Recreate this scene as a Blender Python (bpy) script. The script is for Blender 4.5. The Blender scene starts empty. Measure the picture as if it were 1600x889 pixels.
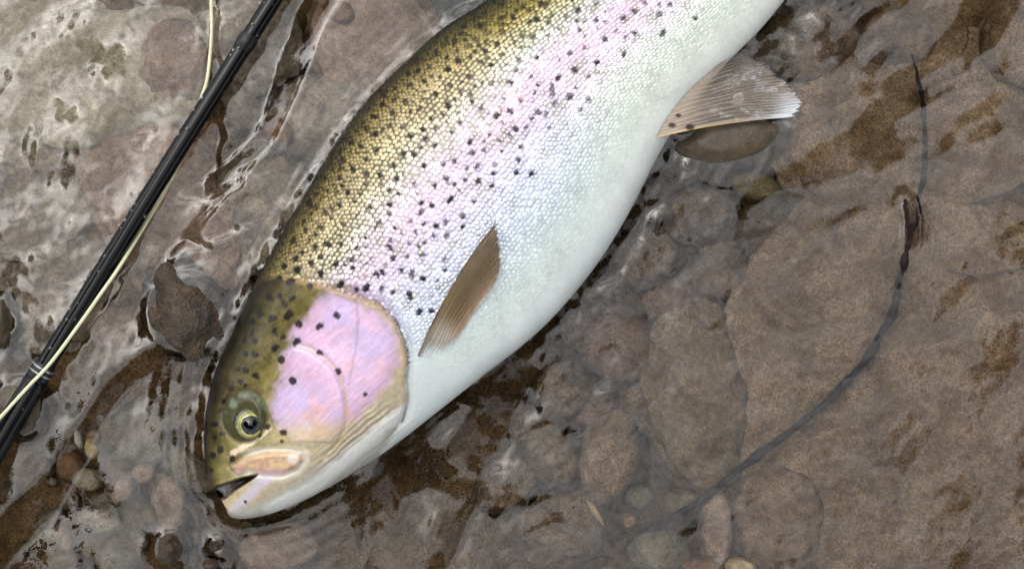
import bpy, math, random
import numpy as np
from mathutils import Vector, noise as mnoise

R = math.radians
rng = np.random.default_rng(7)
random.seed(7)
scene = bpy.context.scene
col = scene.collection

# ------------------------------------------------------------------ camera, sky, sun, exposure
HC = 0.90            # camera height above the water, metres
K = 0.0003           # metres per photo pixel on the water plane
cam_d = bpy.data.cameras.new('camera')
cam = bpy.data.objects.new('camera', cam_d)
col.objects.link(cam)
cam.location = (0, 0, HC)
cam.rotation_euler = (0, 0, 0)
cam_d.sensor_width = 36
cam_d.lens = 36 * HC / (1600 * K)
cam_d.clip_start = 0.01
cam_d.clip_end = 500
scene.camera = cam

SUN_EL, SUN_AZ = 60.0, -55.0      # azimuth measured from +Y towards +X
world = bpy.data.worlds.new('World')
scene.world = world
world.use_nodes = True
wn, wl = world.node_tree.nodes, world.node_tree.links
wn.clear()
sky = wn.new('ShaderNodeTexSky')
sky.sky_type = 'NISHITA'
sky.sun_disc = False
sky.sun_elevation = R(SUN_EL)
sky.sun_rotation = R(SUN_AZ)
sky.air_density = 1.0
sky.dust_density = 3.0
hs = wn.new('ShaderNodeHueSaturation')
hs.inputs['Saturation'].default_value = 0.22
bg = wn.new('ShaderNodeBackground')
bg.inputs['Strength'].default_value = 0.15
wo = wn.new('ShaderNodeOutputWorld')
wl.new(sky.outputs[0], hs.inputs['Color'])
wtc = wn.new('ShaderNodeTexCoord')
cn = wn.new('ShaderNodeTexNoise'); cn.inputs['Scale'].default_value = 7.0; cn.inputs['Detail'].default_value = 5.0; cn.inputs['Roughness'].default_value = 0.55
cr = wn.new('ShaderNodeValToRGB')          # broken cloud over the whole sky
cr.color_ramp.elements[0].position = 0.36; cr.color_ramp.elements[0].color = (0.45, 0.46, 0.48, 1)
cr.color_ramp.elements[1].position = 0.64; cr.color_ramp.elements[1].color = (2.3, 2.26, 2.2, 1)
cm = wn.new('ShaderNodeMix'); cm.data_type = 'RGBA'; cm.blend_type = 'MULTIPLY'; cm.inputs[0].default_value = 1.0; cm.clamp_result = False
wl.new(wtc.outputs['Generated'], cn.inputs['Vector']); wl.new(cn.outputs[0], cr.inputs[0])
wl.new(hs.outputs[0], cm.inputs[6]); wl.new(cr.outputs[0], cm.inputs[7])
wl.new(cm.outputs[2], bg.inputs[0])
wl.new(bg.outputs[0], wo.inputs[0])

sun_d = bpy.data.lights.new('sun', 'SUN')
sun_d.energy = 0.9
sun_d.angle = R(92)
sun_d.color = (1.0, 0.965, 0.92)
sun = bpy.data.objects.new('sun', sun_d)
col.objects.link(sun)
sv = Vector((math.sin(R(SUN_AZ)) * math.cos(R(SUN_EL)), math.cos(R(SUN_AZ)) * math.cos(R(SUN_EL)), math.sin(R(SUN_EL))))
sun.rotation_euler = sv.to_track_quat('Z', 'Y').to_euler()

vs = scene.view_settings
vs.view_transform = 'Standard'
vs.look = 'None'
vs.exposure = 0.66
vs.gamma = 1.0
vs.use_curve_mapping = False
scene.cycles.use_denoising = True
scene.cycles.max_bounces = 10
scene.cycles.transmission_bounces = 8
scene.cycles.transparent_max_bounces = 12
scene.cycles.sample_clamp_indirect = 6.0
scene.cycles.caustics_refractive = True
scene.cycles.caustics_reflective = True

# ------------------------------------------------------------------ helpers
def P(px, py, z):
    """photo pixel + height -> world point (depth below the water is seen foreshortened by refraction)"""
    px = np.asarray(px, float); py = np.asarray(py, float); z = np.asarray(z, float)
    f = np.where(z >= 0, (HC - z) / HC, (HC - z / 1.333) / HC)
    return np.stack([(px - 800) * K * f, -(py - 444.5) * K * f, z + 0 * px], -1)

def lin(c):
    c = np.asarray(c, float) / 255.0
    return np.where(c <= 0.04045, c / 12.92, ((c + 0.055) / 1.055) ** 2.4)

def sstep(a, b, x):
    t = np.clip((x - a) / (b - a), 0, 1)
    return t * t * (3 - 2 * t)

def _hash(ix, iy, seed):
    h = (ix.astype(np.int64) * 374761393 + iy.astype(np.int64) * 668265263 + seed * 974634777) & 0xFFFFFFFF
    h = ((h ^ (h >> 13)) * 1274126177) & 0xFFFFFFFF
    return ((h ^ (h >> 16)) & 0xFFFF) / 65535.0

def vnoise(x, y, seed=0):
    ix = np.floor(x); iy = np.floor(y)
    fx = x - ix; fy = y - iy
    ux = fx * fx * fx * (fx * (fx * 6 - 15) + 10); uy = fy * fy * fy * (fy * (fy * 6 - 15) + 10)
    a = _hash(ix, iy, seed); b = _hash(ix + 1, iy, seed); c = _hash(ix, iy + 1, seed); d = _hash(ix + 1, iy + 1, seed)
    return (a + (b - a) * ux) * (1 - uy) + (c + (d - c) * ux) * uy

def fbm(x, y, seed=0, oct=4, gain=0.5):
    s = 0; a = 1; n = 0
    x = np.asarray(x, float); y = np.asarray(y, float)
    for o in range(oct):
        s = s + a * (vnoise(x * 2 ** o + 17.3 * o, y * 2 ** o - 9.1 * o, seed + o) * 2 - 1); n += a; a *= gain
    return s / n

def dist_poly(px, py, pts, closed=False, widths=None):
    """distance of pixels to a polyline; also returns interpolated width and position along it"""
    pts = np.asarray(pts, float)
    n = len(pts)
    best = np.full(np.shape(px), 1e9); bw = np.zeros(np.shape(px)); bt = np.zeros(np.shape(px))
    segs = n if closed else n - 1
    for i in range(segs):
        a = pts[i]; b = pts[(i + 1) % n]; d = b - a; L2 = d @ d + 1e-9
        t = np.clip(((px - a[0]) * d[0] + (py - a[1]) * d[1]) / L2, 0, 1)
        dd = np.hypot(px - a[0] - t * d[0], py - a[1] - t * d[1])
        if widths is not None:
            w = widths[i] + (widths[(i + 1) % n] - widths[i]) * t
            m = (dd - w) < (best - bw)
            bw = np.where(m, w, bw)
        else:
            m = dd < best
        best = np.where(m, dd, best); bt = np.where(m, (i + t) / segs, bt)
    return best, bw, bt

def inside(px, py, pts):
    pts = np.asarray(pts, float); r = np.zeros(np.shape(px), bool); n = len(pts)
    for i in range(n):
        x1, y1 = pts[i]; x2, y2 = pts[(i + 1) % n]
        if y1 == y2: continue
        c = ((y1 > py) != (y2 > py)) & (px < (x2 - x1) * (py - y1) / (y2 - y1) + x1)
        r ^= c
    return r

def sdist(px, py, pts):
    d, _, _ = dist_poly(px, py, pts, closed=True)
    return np.where(inside(px, py, pts), d, -d)

def smooth_curve(pts, n):
    """Catmull-Rom through points of any dimension"""
    p = np.asarray(pts, float); m = len(p)
    q = np.vstack([2 * p[0] - p[1], p, 2 * p[-1] - p[-2]])
    t = np.linspace(0, m - 1 - 1e-9, n); i = t.astype(int); f = (t - i)[:, None]
    a, b, c, d = q[i], q[i + 1], q[i + 2], q[i + 3]
    return 0.5 * (2 * b + (c - a) * f + (2 * a - 5 * b + 4 * c - d) * f ** 2 + (3 * b - a - 3 * c + d) * f ** 3)

def mesh_np(name, verts, quads=None, tris=None, smooth=True):
    me = bpy.data.meshes.new(name)
    verts = np.asarray(verts, np.float32).reshape(-1, 3)
    nq = 0 if quads is None else len(quads); ntr = 0 if tris is None else len(tris)
    idx = []
    if nq: idx.append(np.asarray(quads, np.int32).ravel())
    if ntr: idx.append(np.asarray(tris, np.int32).ravel())
    idx = np.concatenate(idx)
    tot = np.concatenate([np.full(nq, 4, np.int32), np.full(ntr, 3, np.int32)])
    start = np.concatenate([[0], np.cumsum(tot)[:-1]]).astype(np.int32)
    me.vertices.add(len(verts)); me.vertices.foreach_set('co', verts.ravel())
    me.loops.add(len(idx)); me.loops.foreach_set('vertex_index', idx)
    me.polygons.add(nq + ntr); me.polygons.foreach_set('loop_start', start); me.polygons.foreach_set('loop_total', tot)
    me.update(calc_edges=True)
    if smooth: me.polygons.foreach_set('use_smooth', np.ones(nq + ntr, bool))
    me.validate()
    return me

def grid_quads(nu, nv, wrap_v=False, flip=False):
    i = np.arange(nu - 1)[:, None]; j = np.arange(nv if wrap_v else nv - 1)[None, :]
    a = i * nv + j; b = i * nv + (j + 1) % nv; c = (i + 1) * nv + (j + 1) % nv; d = (i + 1) * nv + j
    q = np.stack([a, b, c, d], -1).reshape(-1, 4)
    return q[:, ::-1] if flip else q

def add_color(me, name, rgb):
    a = me.attributes.new(name, 'FLOAT_COLOR', 'POINT')
    c = np.ones((len(me.vertices), 4), np.float32); c[:, :np.shape(rgb)[-1]] = rgb
    a.data.foreach_set('color', c.ravel())

def add_float(me, name, val):
    a = me.attributes.new(name, 'FLOAT', 'POINT')
    a.data.foreach_set('value', np.asarray(val, np.float32).ravel())

def obj(name, me, mat, parent=None):
    o = bpy.data.objects.new(name, me)
    col.objects.link(o)
    if mat is not None and me is not None:
        me.materials.append(mat)
    if parent is not None: o.parent = parent
    return o

def tag(o, label=None, cat=None, group=None, kind=None):
    if label: o['label'] = label
    if cat: o['category'] = cat
    if group: o['group'] = group
    if kind: o['kind'] = kind
    return o

def empty(name, loc=(0, 0, 0)):
    o = bpy.data.objects.new(name, None); o.location = loc; o.empty_display_size = 0.02
    col.objects.link(o); return o

def tube(pts, rad, n=12, caps=True):
    """tube along world points with a radius for each point"""
    p = np.asarray(pts, float); m = len(p); rad = np.broadcast_to(np.asarray(rad, float), (m,))
    T = np.gradient(p, axis=0); T /= np.linalg.norm(T, axis=1)[:, None]
    ref = np.array([0, 0, 1.0]); 
    S = np.cross(T, ref); nn = np.linalg.norm(S, axis=1)
    S = np.where(nn[:, None] < 1e-3, np.array([1.0, 0, 0]), S / np.maximum(nn, 1e-6)[:, None]); U = np.cross(S, T)
    a = np.linspace(0, 2 * np.pi, n, endpoint=False)
    v = p[:, None] + rad[:, None, None] * (np.cos(a)[None, :, None] * S[:, None] + np.sin(a)[None, :, None] * U[:, None])
    v = v.reshape(-1, 3)
    q = grid_quads(m, n, True, True)
    tr = None
    if caps:
        v = np.vstack([v, p[0], p[-1]]); c0 = len(v) - 2; c1 = c0 + 1
        tr = [(c0, (j + 1) % n, j) for j in range(n)] + [(c1, (m - 1) * n + j, (m - 1) * n + (j + 1) % n) for j in range(n)]
        tr = [t[::-1] for t in tr]
    return v, q, tr

# ------------------------------------------------------------------ materials
def new_mat(name):
    m = bpy.data.materials.new(name); m.use_nodes = True
    nt = m.node_tree; nt.nodes.clear()
    out = nt.nodes.new('ShaderNodeOutputMaterial')
    return m, nt.nodes, nt.links, out

def principled(nodes, links, out, **kw):
    b = nodes.new('ShaderNodeBsdfPrincipled')
    for k, v in kw.items(): b.inputs[k].default_value = v
    links.new(b.outputs[0], out.inputs[0]); return b

def tex_noise(nodes, links, scale, detail=4, rough=0.55, vec=None, dist=0.0):
    n = nodes.new('ShaderNodeTexNoise'); n.inputs['Scale'].default_value = scale
    n.inputs['Detail'].default_value = detail; n.inputs['Roughness'].default_value = rough
    n.inputs['Distortion'].default_value = dist
    if vec is not None: links.new(vec, n.inputs['Vector'])
    return n

def ramp(nodes, links, fac, stops):
    r = nodes.new('ShaderNodeValToRGB'); e = r.color_ramp.elements
    while len(e) < len(stops): e.new(0.5)
    for el, (p, c) in zip(e, stops): el.position = p; el.color = (*c, 1)
    links.new(fac, r.inputs[0]); return r

def mix_col(nodes, links, fac, a, b, mode='MIX'):
    m = nodes.new('ShaderNodeMix'); m.data_type = 'RGBA'; m.blend_type = mode
    for s, v in ((m.inputs[0], fac), (m.inputs[6], a), (m.inputs[7], b)):
        if hasattr(v, 'links') or isinstance(v, bpy.types.NodeSocket): links.new(v, s)
        elif isinstance(v, (int, float)): s.default_value = v
        else: s.default_value = (*v, 1)
    return m.outputs[2]

def stone_mat(name, dark, light, patch, rough=0.6, speck=0.5, patch_at=0.6, coat=0.0, scale=1.0, bump=0.4):
    """wet river stone: mottled colour, sand-grain speckle, patches of film or rust with their own shape"""
    m, N, L, out = new_mat(name)
    tc = N.new('ShaderNodeTexCoord'); oi = N.new('ShaderNodeObjectInfo')
    ad = N.new('ShaderNodeVectorMath'); ad.operation = 'ADD'
    sc = N.new('ShaderNodeVectorMath'); sc.operation = 'SCALE'; sc.inputs['Scale'].default_value = 3.0
    cb = N.new('ShaderNodeCombineXYZ')
    for k in range(3): L.new(oi.outputs['Random'], cb.inputs[k])
    L.new(cb.outputs[0], sc.inputs[0]); L.new(tc.outputs['Object'], ad.inputs[0]); L.new(sc.outputs[0], ad.inputs[1])
    v = ad.outputs[0]
    n1 = tex_noise(N, L, 45 * scale, 6, 0.62, v, 0.6)
    n2 = tex_noise(N, L, 900, 2, 0.6, v)
    n3 = tex_noise(N, L, 28 * scale, 5, 0.65, v, 1.2)
    n4 = tex_noise(N, L, 260, 4, 0.6, v)
    c = ramp(N, L, n1.outputs[0], [(0.34, dark), (0.66, light)]).outputs[0]
    pm = ramp(N, L, n3.outputs[0], [(patch_at - 0.06, (0, 0, 0)), (patch_at + 0.12, (0.85,) * 3)]).outputs[0]
    c = mix_col(N, L, pm, c, patch)
    sp = ramp(N, L, n2.outputs[0], [(0.30, (1 - speck,) * 3), (0.5, (1, 1, 1)), (0.72, (1 + speck * .9,) * 3)]).outputs[0]
    c = mix_col(N, L, 1.0, c, sp, 'MULTIPLY')
    s4 = ramp(N, L, n4.outputs[0], [(0.3, (0.68,) * 3), (0.7, (1.25,) * 3)]).outputs[0]
    c = mix_col(N, L, 1.0, c, s4, 'MULTIPLY')
    b = principled(N, L, out, Roughness=rough)
    b.inputs['Specular IOR Level'].default_value = 0.5 if coat else 0.12
    b.inputs['Coat Weight'].default_value = coat; b.inputs['Coat Roughness'].default_value = 0.12
    L.new(c, b.inputs['Base Color'])
    bp = N.new('ShaderNodeBump'); bp.inputs['Strength'].default_value = bump; bp.inputs['Distance'].default_value = 0.0015
    mx = N.new('ShaderNodeMath'); mx.operation = 'ADD'
    L.new(n4.outputs[0], mx.inputs[0]); L.new(n2.outputs[0], mx.inputs[1])
    L.new(mx.outputs[0], bp.inputs['Height']); L.new(bp.outputs[0], b.inputs['Normal'])
    return m

M = {}
M['bed'] = stone_mat('riverbed_silt', (0.06, 0.034, 0.012), (0.16, 0.10, 0.045), (0.09, 0.045, 0.012), speck=0.6)
M['beige'] = stone_mat('stone_pale_beige', (0.25, 0.212, 0.145), (0.50, 0.452, 0.34), (0.19, 0.12, 0.065), speck=0.25, patch_at=0.63)
M['mottled'] = stone_mat('stone_mottled', (0.12, 0.095, 0.065), (0.36, 0.30, 0.225), (0.15, 0.125, 0.11), speck=0.3, patch_at=0.52, scale=1.4)
M['pink'] = stone_mat('stone_pinkish', (0.18, 0.12, 0.08), (0.38, 0.275, 0.205), (0.13, 0.08, 0.045), speck=0.3)
M['grey'] = stone_mat('stone_grey', (0.10, 0.085, 0.06), (0.20, 0.175, 0.125), (0.12, 0.075, 0.035), speck=0.4)
M['olive'] = stone_mat('stone_olive_brown', (0.07, 0.052, 0.022), (0.16, 0.12, 0.06), (0.05, 0.038, 0.015), speck=0.4)
M['sand'] = stone_mat('stone_sandstone', (0.10, 0.062, 0.032), (0.27, 0.19, 0.118), (0.13, 0.07, 0.022), speck=0.55, patch_at=0.58)
M['shadow'] = stone_mat('stone_shaded_brown', (0.055, 0.037, 0.022), (0.19, 0.13, 0.082), (0.09, 0.07, 0.055), speck=0.45, patch_at=0.55, scale=1.6)  # dark brown with the shade beside the belly put into it
M['pinksand'] = stone_mat('stone_pinkish_sand', (0.12, 0.078, 0.048), (0.26, 0.185, 0.122), (0.10, 0.06, 0.03), speck=0.4, scale=1.2)
M['drab'] = stone_mat('stone_drab_olive', (0.092, 0.063, 0.036), (0.24, 0.178, 0.112), (0.14, 0.085, 0.03), speck=0.45, scale=1.8)
M['rust'] = stone_mat('stone_rust', (0.12, 0.065, 0.034), (0.25, 0.15, 0.085), (0.09, 0.04, 0.015), speck=0.3)
M['russet'] = stone_mat('stone_russet', (0.085, 0.05, 0.034), (0.20, 0.125, 0.088), (0.10, 0.05, 0.025), speck=0.4, scale=1.4)
M['yellow'] = stone_mat('stone_yellow_quartz', (0.42, 0.29, 0.13), (0.62, 0.50, 0.28), (0.50, 0.38, 0.2), speck=0.12)
M['white'] = stone_mat('stone_white_quartz', (0.34, 0.32, 0.29), (0.52, 0.5, 0.46), (0.4, 0.37, 0.3), speck=0.15)
M['wetrock'] = stone_mat('stone_wet_dark', (0.016, 0.009, 0.004), (0.07, 0.043, 0.021), (0.075, 0.03, 0.011), rough=0.55, speck=0.45, coat=0.1, scale=2.2, bump=1.0)
M['wetsmooth'] = stone_mat('stone_wet_smooth', (0.03, 0.02, 0.008), (0.075, 0.052, 0.024), (0.03, 0.02, 0.008), rough=0.5, speck=0.35, coat=0.12, bump=0.25)

# water
m, N, L, out = new_mat('stream_water'); M['water'] = m
rf = N.new('ShaderNodeBsdfRefraction'); rf.inputs['IOR'].default_value = 1.333; rf.inputs['Roughness'].default_value = 0
rf.inputs['Color'].default_value = (0.97, 0.965, 0.94, 1)
gl = N.new('ShaderNodeBsdfGlossy'); gl.inputs['Roughness'].default_value = 0.0; gl.inputs['Color'].default_value = (1, 1, 1, 1)
fr = N.new('ShaderNodeFresnel'); fr.inputs['IOR'].default_value = 1.333
mu = N.new('ShaderNodeMath'); mu.operation = 'MULTIPLY'; mu.use_clamp = True; mu.inputs[1].default_value = 1.85
L.new(fr.outputs[0], mu.inputs[0])
ms = N.new('ShaderNodeMixShader')
L.new(mu.outputs[0], ms.inputs[0]); L.new(rf.outputs[0], ms.inputs[1]); L.new(gl.outputs[0], ms.inputs[2]); L.new(ms.outputs[0], out.inputs[0])

def skin_mat(name, rough, metal, coat, coat_r, bump_scale, bump_s, spec=0.5):
    m, N, L, out = new_mat(name)
    at = N.new('ShaderNodeAttribute'); at.attribute_name = 'pigment'
    tc = N.new('ShaderNodeTexCoord')
    n1 = tex_noise(N, L, bump_scale, 3, 0.6, tc.outputs['Object'])
    n2 = tex_noise(N, L, 420, 6, 0.7, tc.outputs['Object'])
    f = ramp(N, L, n2.outputs[0], [(0.3, (0.92,) * 3), (0.7, (1.06,) * 3)]).outputs[0]
    c = mix_col(N, L, 1.0, at.outputs['Color'], f, 'MULTIPLY')
    b = principled(N, L, out, Roughness=rough)
    sh = N.new('ShaderNodeAttribute'); sh.attribute_name = 'sheen'       # how silvery the skin is here
    ma = N.new('ShaderNodeMath'); ma.operation = 'MULTIPLY_ADD'; ma.inputs[1].default_value = metal; ma.inputs[2].default_value = 0.06
    L.new(sh.outputs['Fac'], ma.inputs[0]); L.new(ma.outputs[0], b.inputs['Metallic'])
    b.inputs['Coat Weight'].default_value = coat; b.inputs['Coat Roughness'].default_value = coat_r
    b.inputs['Specular IOR Level'].default_value = spec
    L.new(c, b.inputs['Base Color'])
    bp = N.new('ShaderNodeBump'); bp.inputs['Strength'].default_value = bump_s; bp.inputs['Distance'].default_value = 0.0006
    L.new(n1.outputs[0], bp.inputs['Height']); L.new(bp.outputs[0], b.inputs['Normal']); L.new(bp.outputs[0], b.inputs['Coat Normal'])
    return m
M['skin'] = skin_mat('trout_skin', 0.32, 0.30, 0.18, 0.06, 800, 0.2, 0.18)
M['scale'] = skin_mat('trout_scale', 0.29, 0.34, 0.10, 0.08, 2500, 0.12, 0.15)

def fin_mat(name, coat=0.6, spec=0.5):
    m, N, L, out = new_mat(name)
    at = N.new('ShaderNodeAttribute'); at.attribute_name = 'pigment'
    al = N.new('ShaderNodeAttribute'); al.attribute_name = 'opacity'
    tc = N.new('ShaderNodeTexCoord')
    n1 = tex_noise(N, L, 600, 3, 0.6, tc.outputs['Object'])
    b = principled(N, L, out, Roughness=0.3)
    b.inputs['Coat Weight'].default_value = coat; b.inputs['Coat Roughness'].default_value = 0.08; b.inputs['Specular IOR Level'].default_value = spec
    L.new(at.outputs['Color'], b.inputs['Base Color'])
    L.new(al.outputs['Fac'], b.inputs['Alpha'])
    bp = N.new('ShaderNodeBump'); bp.inputs['Strength'].default_value = 0.4; bp.inputs['Distance'].default_value = 0.0006
    L.new(n1.outputs[0], bp.inputs['Height']); L.new(bp.outputs[0], b.inputs['Normal'])
    return m
M['fin'] = fin_mat('trout_fin', 0.35, 0.3)
M['fin_under'] = fin_mat('trout_fin_under_water', 0.0, 0.05)

def plain_mat(name, colr, rough, coat=0.0, coat_r=0.05, var=0.0, vscale=200, metal=0.0, bump=0.0, spec=0.5):
    m, N, L, out = new_mat(name)
    b = principled(N, L, out, Roughness=rough, Metallic=metal)
    b.inputs['Coat Weight'].default_value = coat; b.inputs['Coat Roughness'].default_value = coat_r
    b.inputs['Specular IOR Level'].default_value = spec
    tc = N.new('ShaderNodeTexCoord'); n = tex_noise(N, L, vscale, 4, 0.6, tc.outputs['Object'])
    f = ramp(N, L, n.outputs[0], [(0.3, (1 - var,) * 3), (0.7, (1 + var,) * 3)]).outputs[0]
    c = mix_col(N, L, 1.0, colr, f, 'MULTIPLY'); L.new(c, b.inputs['Base Color'])
    if bump:
        bp = N.new('ShaderNodeBump'); bp.inputs['Strength'].default_value = bump; bp.inputs['Distance'].default_value = 0.0006
        L.new(n.outputs[0], bp.inputs['Height']); L.new(bp.outputs[0], b.inputs['Normal'])
    return m
M['pupil'] = plain_mat('eye_pupil', (0.002, 0.002, 0.003), 0.1, 0.3, 0.02)
M['blank'] = plain_mat('rod_graphite', (0.003, 0.003, 0.004), 0.10, 0.0, 0.06, 0.3, 900, bump=0.05, spec=0.22)
M['wrap'] = plain_mat('rod_thread_wrap', (0.006, 0.006, 0.007), 0.2, 0.0, 0.1, 0.4, 1500, bump=0.3, spec=0.3)
M['ring'] = plain_mat('rod_ring_silver', (0.28, 0.28, 0.29), 0.25, 0.6, 0.05, 0.4, 500, metal=0.8)
M['line'] = plain_mat('fly_line_coating', (0.66, 0.66, 0.42), 0.45, 0.1, 0.1, 0.12, 300)
M['twig'] = plain_mat('wet_twig_bark', (0.012, 0.006, 0.006), 0.6, 0.0, 0.15, 0.7, 500, bump=1.0, spec=0.15)
M['root'] = plain_mat('thin_root_bark', (0.07, 0.035, 0.018), 0.5, 0.0, 0.1, 0.4, 700, bump=0.4)
M['deadleaf'] = plain_mat('pale_dead_leaf', (0.30, 0.22, 0.11), 0.6, 0.0, 0.1, 0.3, 300)
M['bark'] = plain_mat('tree_bark', (0.06, 0.045, 0.03), 0.85, 0, 0.1, 0.4, 12, bump=0.8)
M['leaf'] = plain_mat('tree_leaf', (0.035, 0.055, 0.018), 0.6, 0, 0.1, 0.45, 3)
m, N, L, out = new_mat('water_drop'); M['drop'] = m
g = N.new('ShaderNodeBsdfGlass'); g.inputs['IOR'].default_value = 1.333; L.new(g.outputs[0], out.inputs[0])

# ------------------------------------------------------------------ trout outline (photo pixels): back edge and belly edge, snout to tail root
BACK = [(349, 770), (329, 752), (319, 704), (322, 640), (337, 578), (362, 520), (395, 450), (440, 365), (470, 315), (505, 255),
        (560, 173), (625, 105), (690, 47), (760, 2), (830, -45), (900, -95), (980, -155), (1060, -220), (1140, -290), (1210, -355),
        (1270, -415), (1320, -470)]
BELLY = [(352, 778), (363, 807), (408, 806), (470, 784), (545, 743), (610, 700), (680, 646), (757, 585), (808, 546), (860, 500),
         (922, 428), (975, 347), (1027, 247), (1075, 168), (1135, 100), (1185, 50), (1228, -2), (1280, -70), (1325, -150), (1365, -235),
         (1405, -320), (1440, -400)]
OUTLINE = np.vstack([smooth_curve(BACK, 120), smooth_curve(BELLY, 120)[::-1]])

# ------------------------------------------------------------------ the setting: riverbed and water
def axis(lo, hi, step, far, grow):
    c = list(np.arange(lo, hi + step / 2, step)); s = step
    a = [c[0]]; 
    while a[-1] > -far: s *= grow; a.append(a[-1] - s)
    s = step; b = [c[-1]]
    while b[-1] < far: s *= grow; b.append(b[-1] + s)
    return np.array(a[:0:-1] + c + b[1:])

def bed_depth(X, Y):
    px = 800 + X / K; py = 444.5 - Y / K
    left = sstep(700, 200, px)
    low = sstep(420, 760, py)
    z = -26 - 18 * (1 - left) + left * (1 - low) * 6 - left * low * 1
    d = sdist(px, py, OUTLINE)
    z = z - 7 * sstep(-160, 40, d)
    z = z + 5.0 * fbm(X / 0.05, Y / 0.05, 3, 4) + 1.2 * fbm(X / 0.008, Y / 0.008, 9, 3)
    z = np.minimum(z, -20) * 0.001
    bank = sstep(2.2, 3.8, np.abs(X + 0.3 * np.sin(Y * 0.5)))
    return z + bank * (0.55 + 0.12 * fbm(X / 1.5, Y / 1.5, 21, 3))

ax = axis(-0.30, 0.30, 0.0016, 60, 1.22); ay = axis(-0.19, 0.19, 0.0016, 60, 1.22)
X, Y = np.meshgrid(ax, ay, indexing='ij')
me = mesh_np('riverbed', np.stack([X, Y, bed_depth(X, Y)], -1), grid_quads(len(ax), len(ay), flip=True))
tag(obj('riverbed', me, M['bed']), kind='structure')

# water surface: ripples are real relief. px-space fields are sampled on a regular raster, then read by the mesh
GX = np.arange(-260, 1861, 2.5); GY = np.arange(-260, 1151, 2.5)
gx, gy = np.meshgrid(GX, GY, indexing='ij')
def strokes(lst, soft=9):
    m = np.zeros_like(gx)
    wx = gx + 10 * fbm(gx / 60, gy / 60, 31, 3); wy = gy + 10 * fbm(gx / 60, gy / 60, 37, 3)
    for pts in lst:
        p = np.array(pts, float)
        d, w, _ = dist_poly(wx, wy, p[:, :2], widths=p[:, 2])
        m = np.maximum(m, sstep(-soft, soft, w - d))
    return m
# ribbons where ripple slopes mirror the added dark trees amid bright sky
dark_up = strokes([
    [(520, -30, 24), (486, 30, 24), (455, 110, 22), (425, 185, 20), (400, 225, 16), (355, 268, 12), (330, 292, 15)],
    [(398, 228, 8), (372, 292, 6), (318, 335, 6), (290, 372, 7), (268, 405, 9)],
    [(290, 372, 5), (325, 378, 5), (372, 352, 6)],
    [(335, 20, 3), (345, 100, 3), (338, 160, 3), (348, 215, 5), (338, 265, 3)],
    [(50, 200, 4), (38, 245, 5)], [(60, 225, 3), (50, 262, 5)], [(150, 75, 8), (140, 100, 9)], [(190, 80, 9), (165, 100, 10)]])
dark_left = strokes([
    [(240, 560, 14), (205, 585, 19), (170, 610, 15), (150, 650, 15), (120, 700, 25), (75, 770, 26), (20, 830, 28), (-40, 890, 30)]])
dark_mid = strokes([
    [(820, 590, 26), (760, 620, 34), (690, 680, 42), (640, 740, 34), (580, 780, 28), (560, 900, 24)],
    [(690, 740, 26), (740, 770, 22), (700, 830, 22), (690, 900, 24)],
    [(700, 690, 18), (745, 690, 22), (790, 670, 12)], [(800, 770, 18), (770, 800, 14)]])
bright_mid = strokes([
    [(604, 748, 8), (612, 800, 18), (632, 830, 26), (625, 900, 26)],
    [(760, 795, 6), (748, 840, 14), (720, 900, 22)], [(795, 800, 8), (790, 850, 14), (800, 900, 18)],
    [(525, 790, 26), (530, 900, 28)], [(725, 640, 12), (690, 690, 14)]], 6)
dark_mid = dark_mid * (1 - bright_mid)
dark_right = strokes([
    [(1560, 0, 34), (1510, 60, 34), (1470, 110, 26), (1400, 130, 18), (1350, 140, 12)],
    [(1500, 110, 24), (1440, 150, 18), (1380, 190, 30), (1340, 230, 30), (1280, 262, 20), (1210, 285, 13), (1160, 320, 9)],
    [(1380, 240, 20), (1440, 235, 14), (1490, 215, 8)], [(1560, 160, 6), (1500, 190, 9)], [(1565, 205, 8), (1515, 212, 8)],
    [(1360, 110, 14), (1372, 95, 10)], [(1150, 340, 5), (1210, 360, 6), (1290, 355, 5), (1340, 330, 5)],
    [(1400, 320, 6), (1410, 298, 7), (1430, 300, 6)],
    [(1225, 20, 6), (1255, 62, 6), (1310, 68, 7), (1350, 30, 8), (1400, 10, 8), (1412, -20, 8)],
    [(1200, 74, 6), (1245, 96, 6), (1300, 90, 7), (1335, 100, 8)], [(1260, 5, 5), (1290, 28, 5), (1330, 5, 5)]])
bright_right = strokes([
    [(1395, 195, 8), (1440, 180, 14)], [(1425, 240, 10), (1455, 228, 10)], [(1440, 130, 9), (1500, 105, 9)], [(1460, 140, 6), (1530, 112, 7)]], 5)
dark_right = dark_right * (1 - bright_right)
ux = (gx - 800) / 3000.0; uy = -(gy - 444.5) / 3000.0
gxf = dark_up * (ux + 0.82) / 2 * 1.2 + dark_right * (ux - 0.62) / 2 * 1.3
gyf = -np.maximum(dark_mid, dark_left) * (uy + 0.52) / 2 * 1.25     # raster rows run down, world Y up
dpx = 2.5 * K
kx = 2 * np.pi * np.fft.fftfreq(len(GX), dpx)[:, None]; ky = 2 * np.pi * np.fft.fftfreq(len(GY), dpx)[None, :]
eps = (2 * np.pi / 0.40) ** 2
h = np.real(np.fft.ifft2(-1j * kx * np.fft.fft2(gxf) / (kx ** 2 + 0.12 * ky ** 2 + eps)))
h += np.real(np.fft.ifft2(-1j * ky * np.fft.fft2(gyf) / (ky ** 2 + 0.12 * kx ** 2 + eps)))
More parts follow.
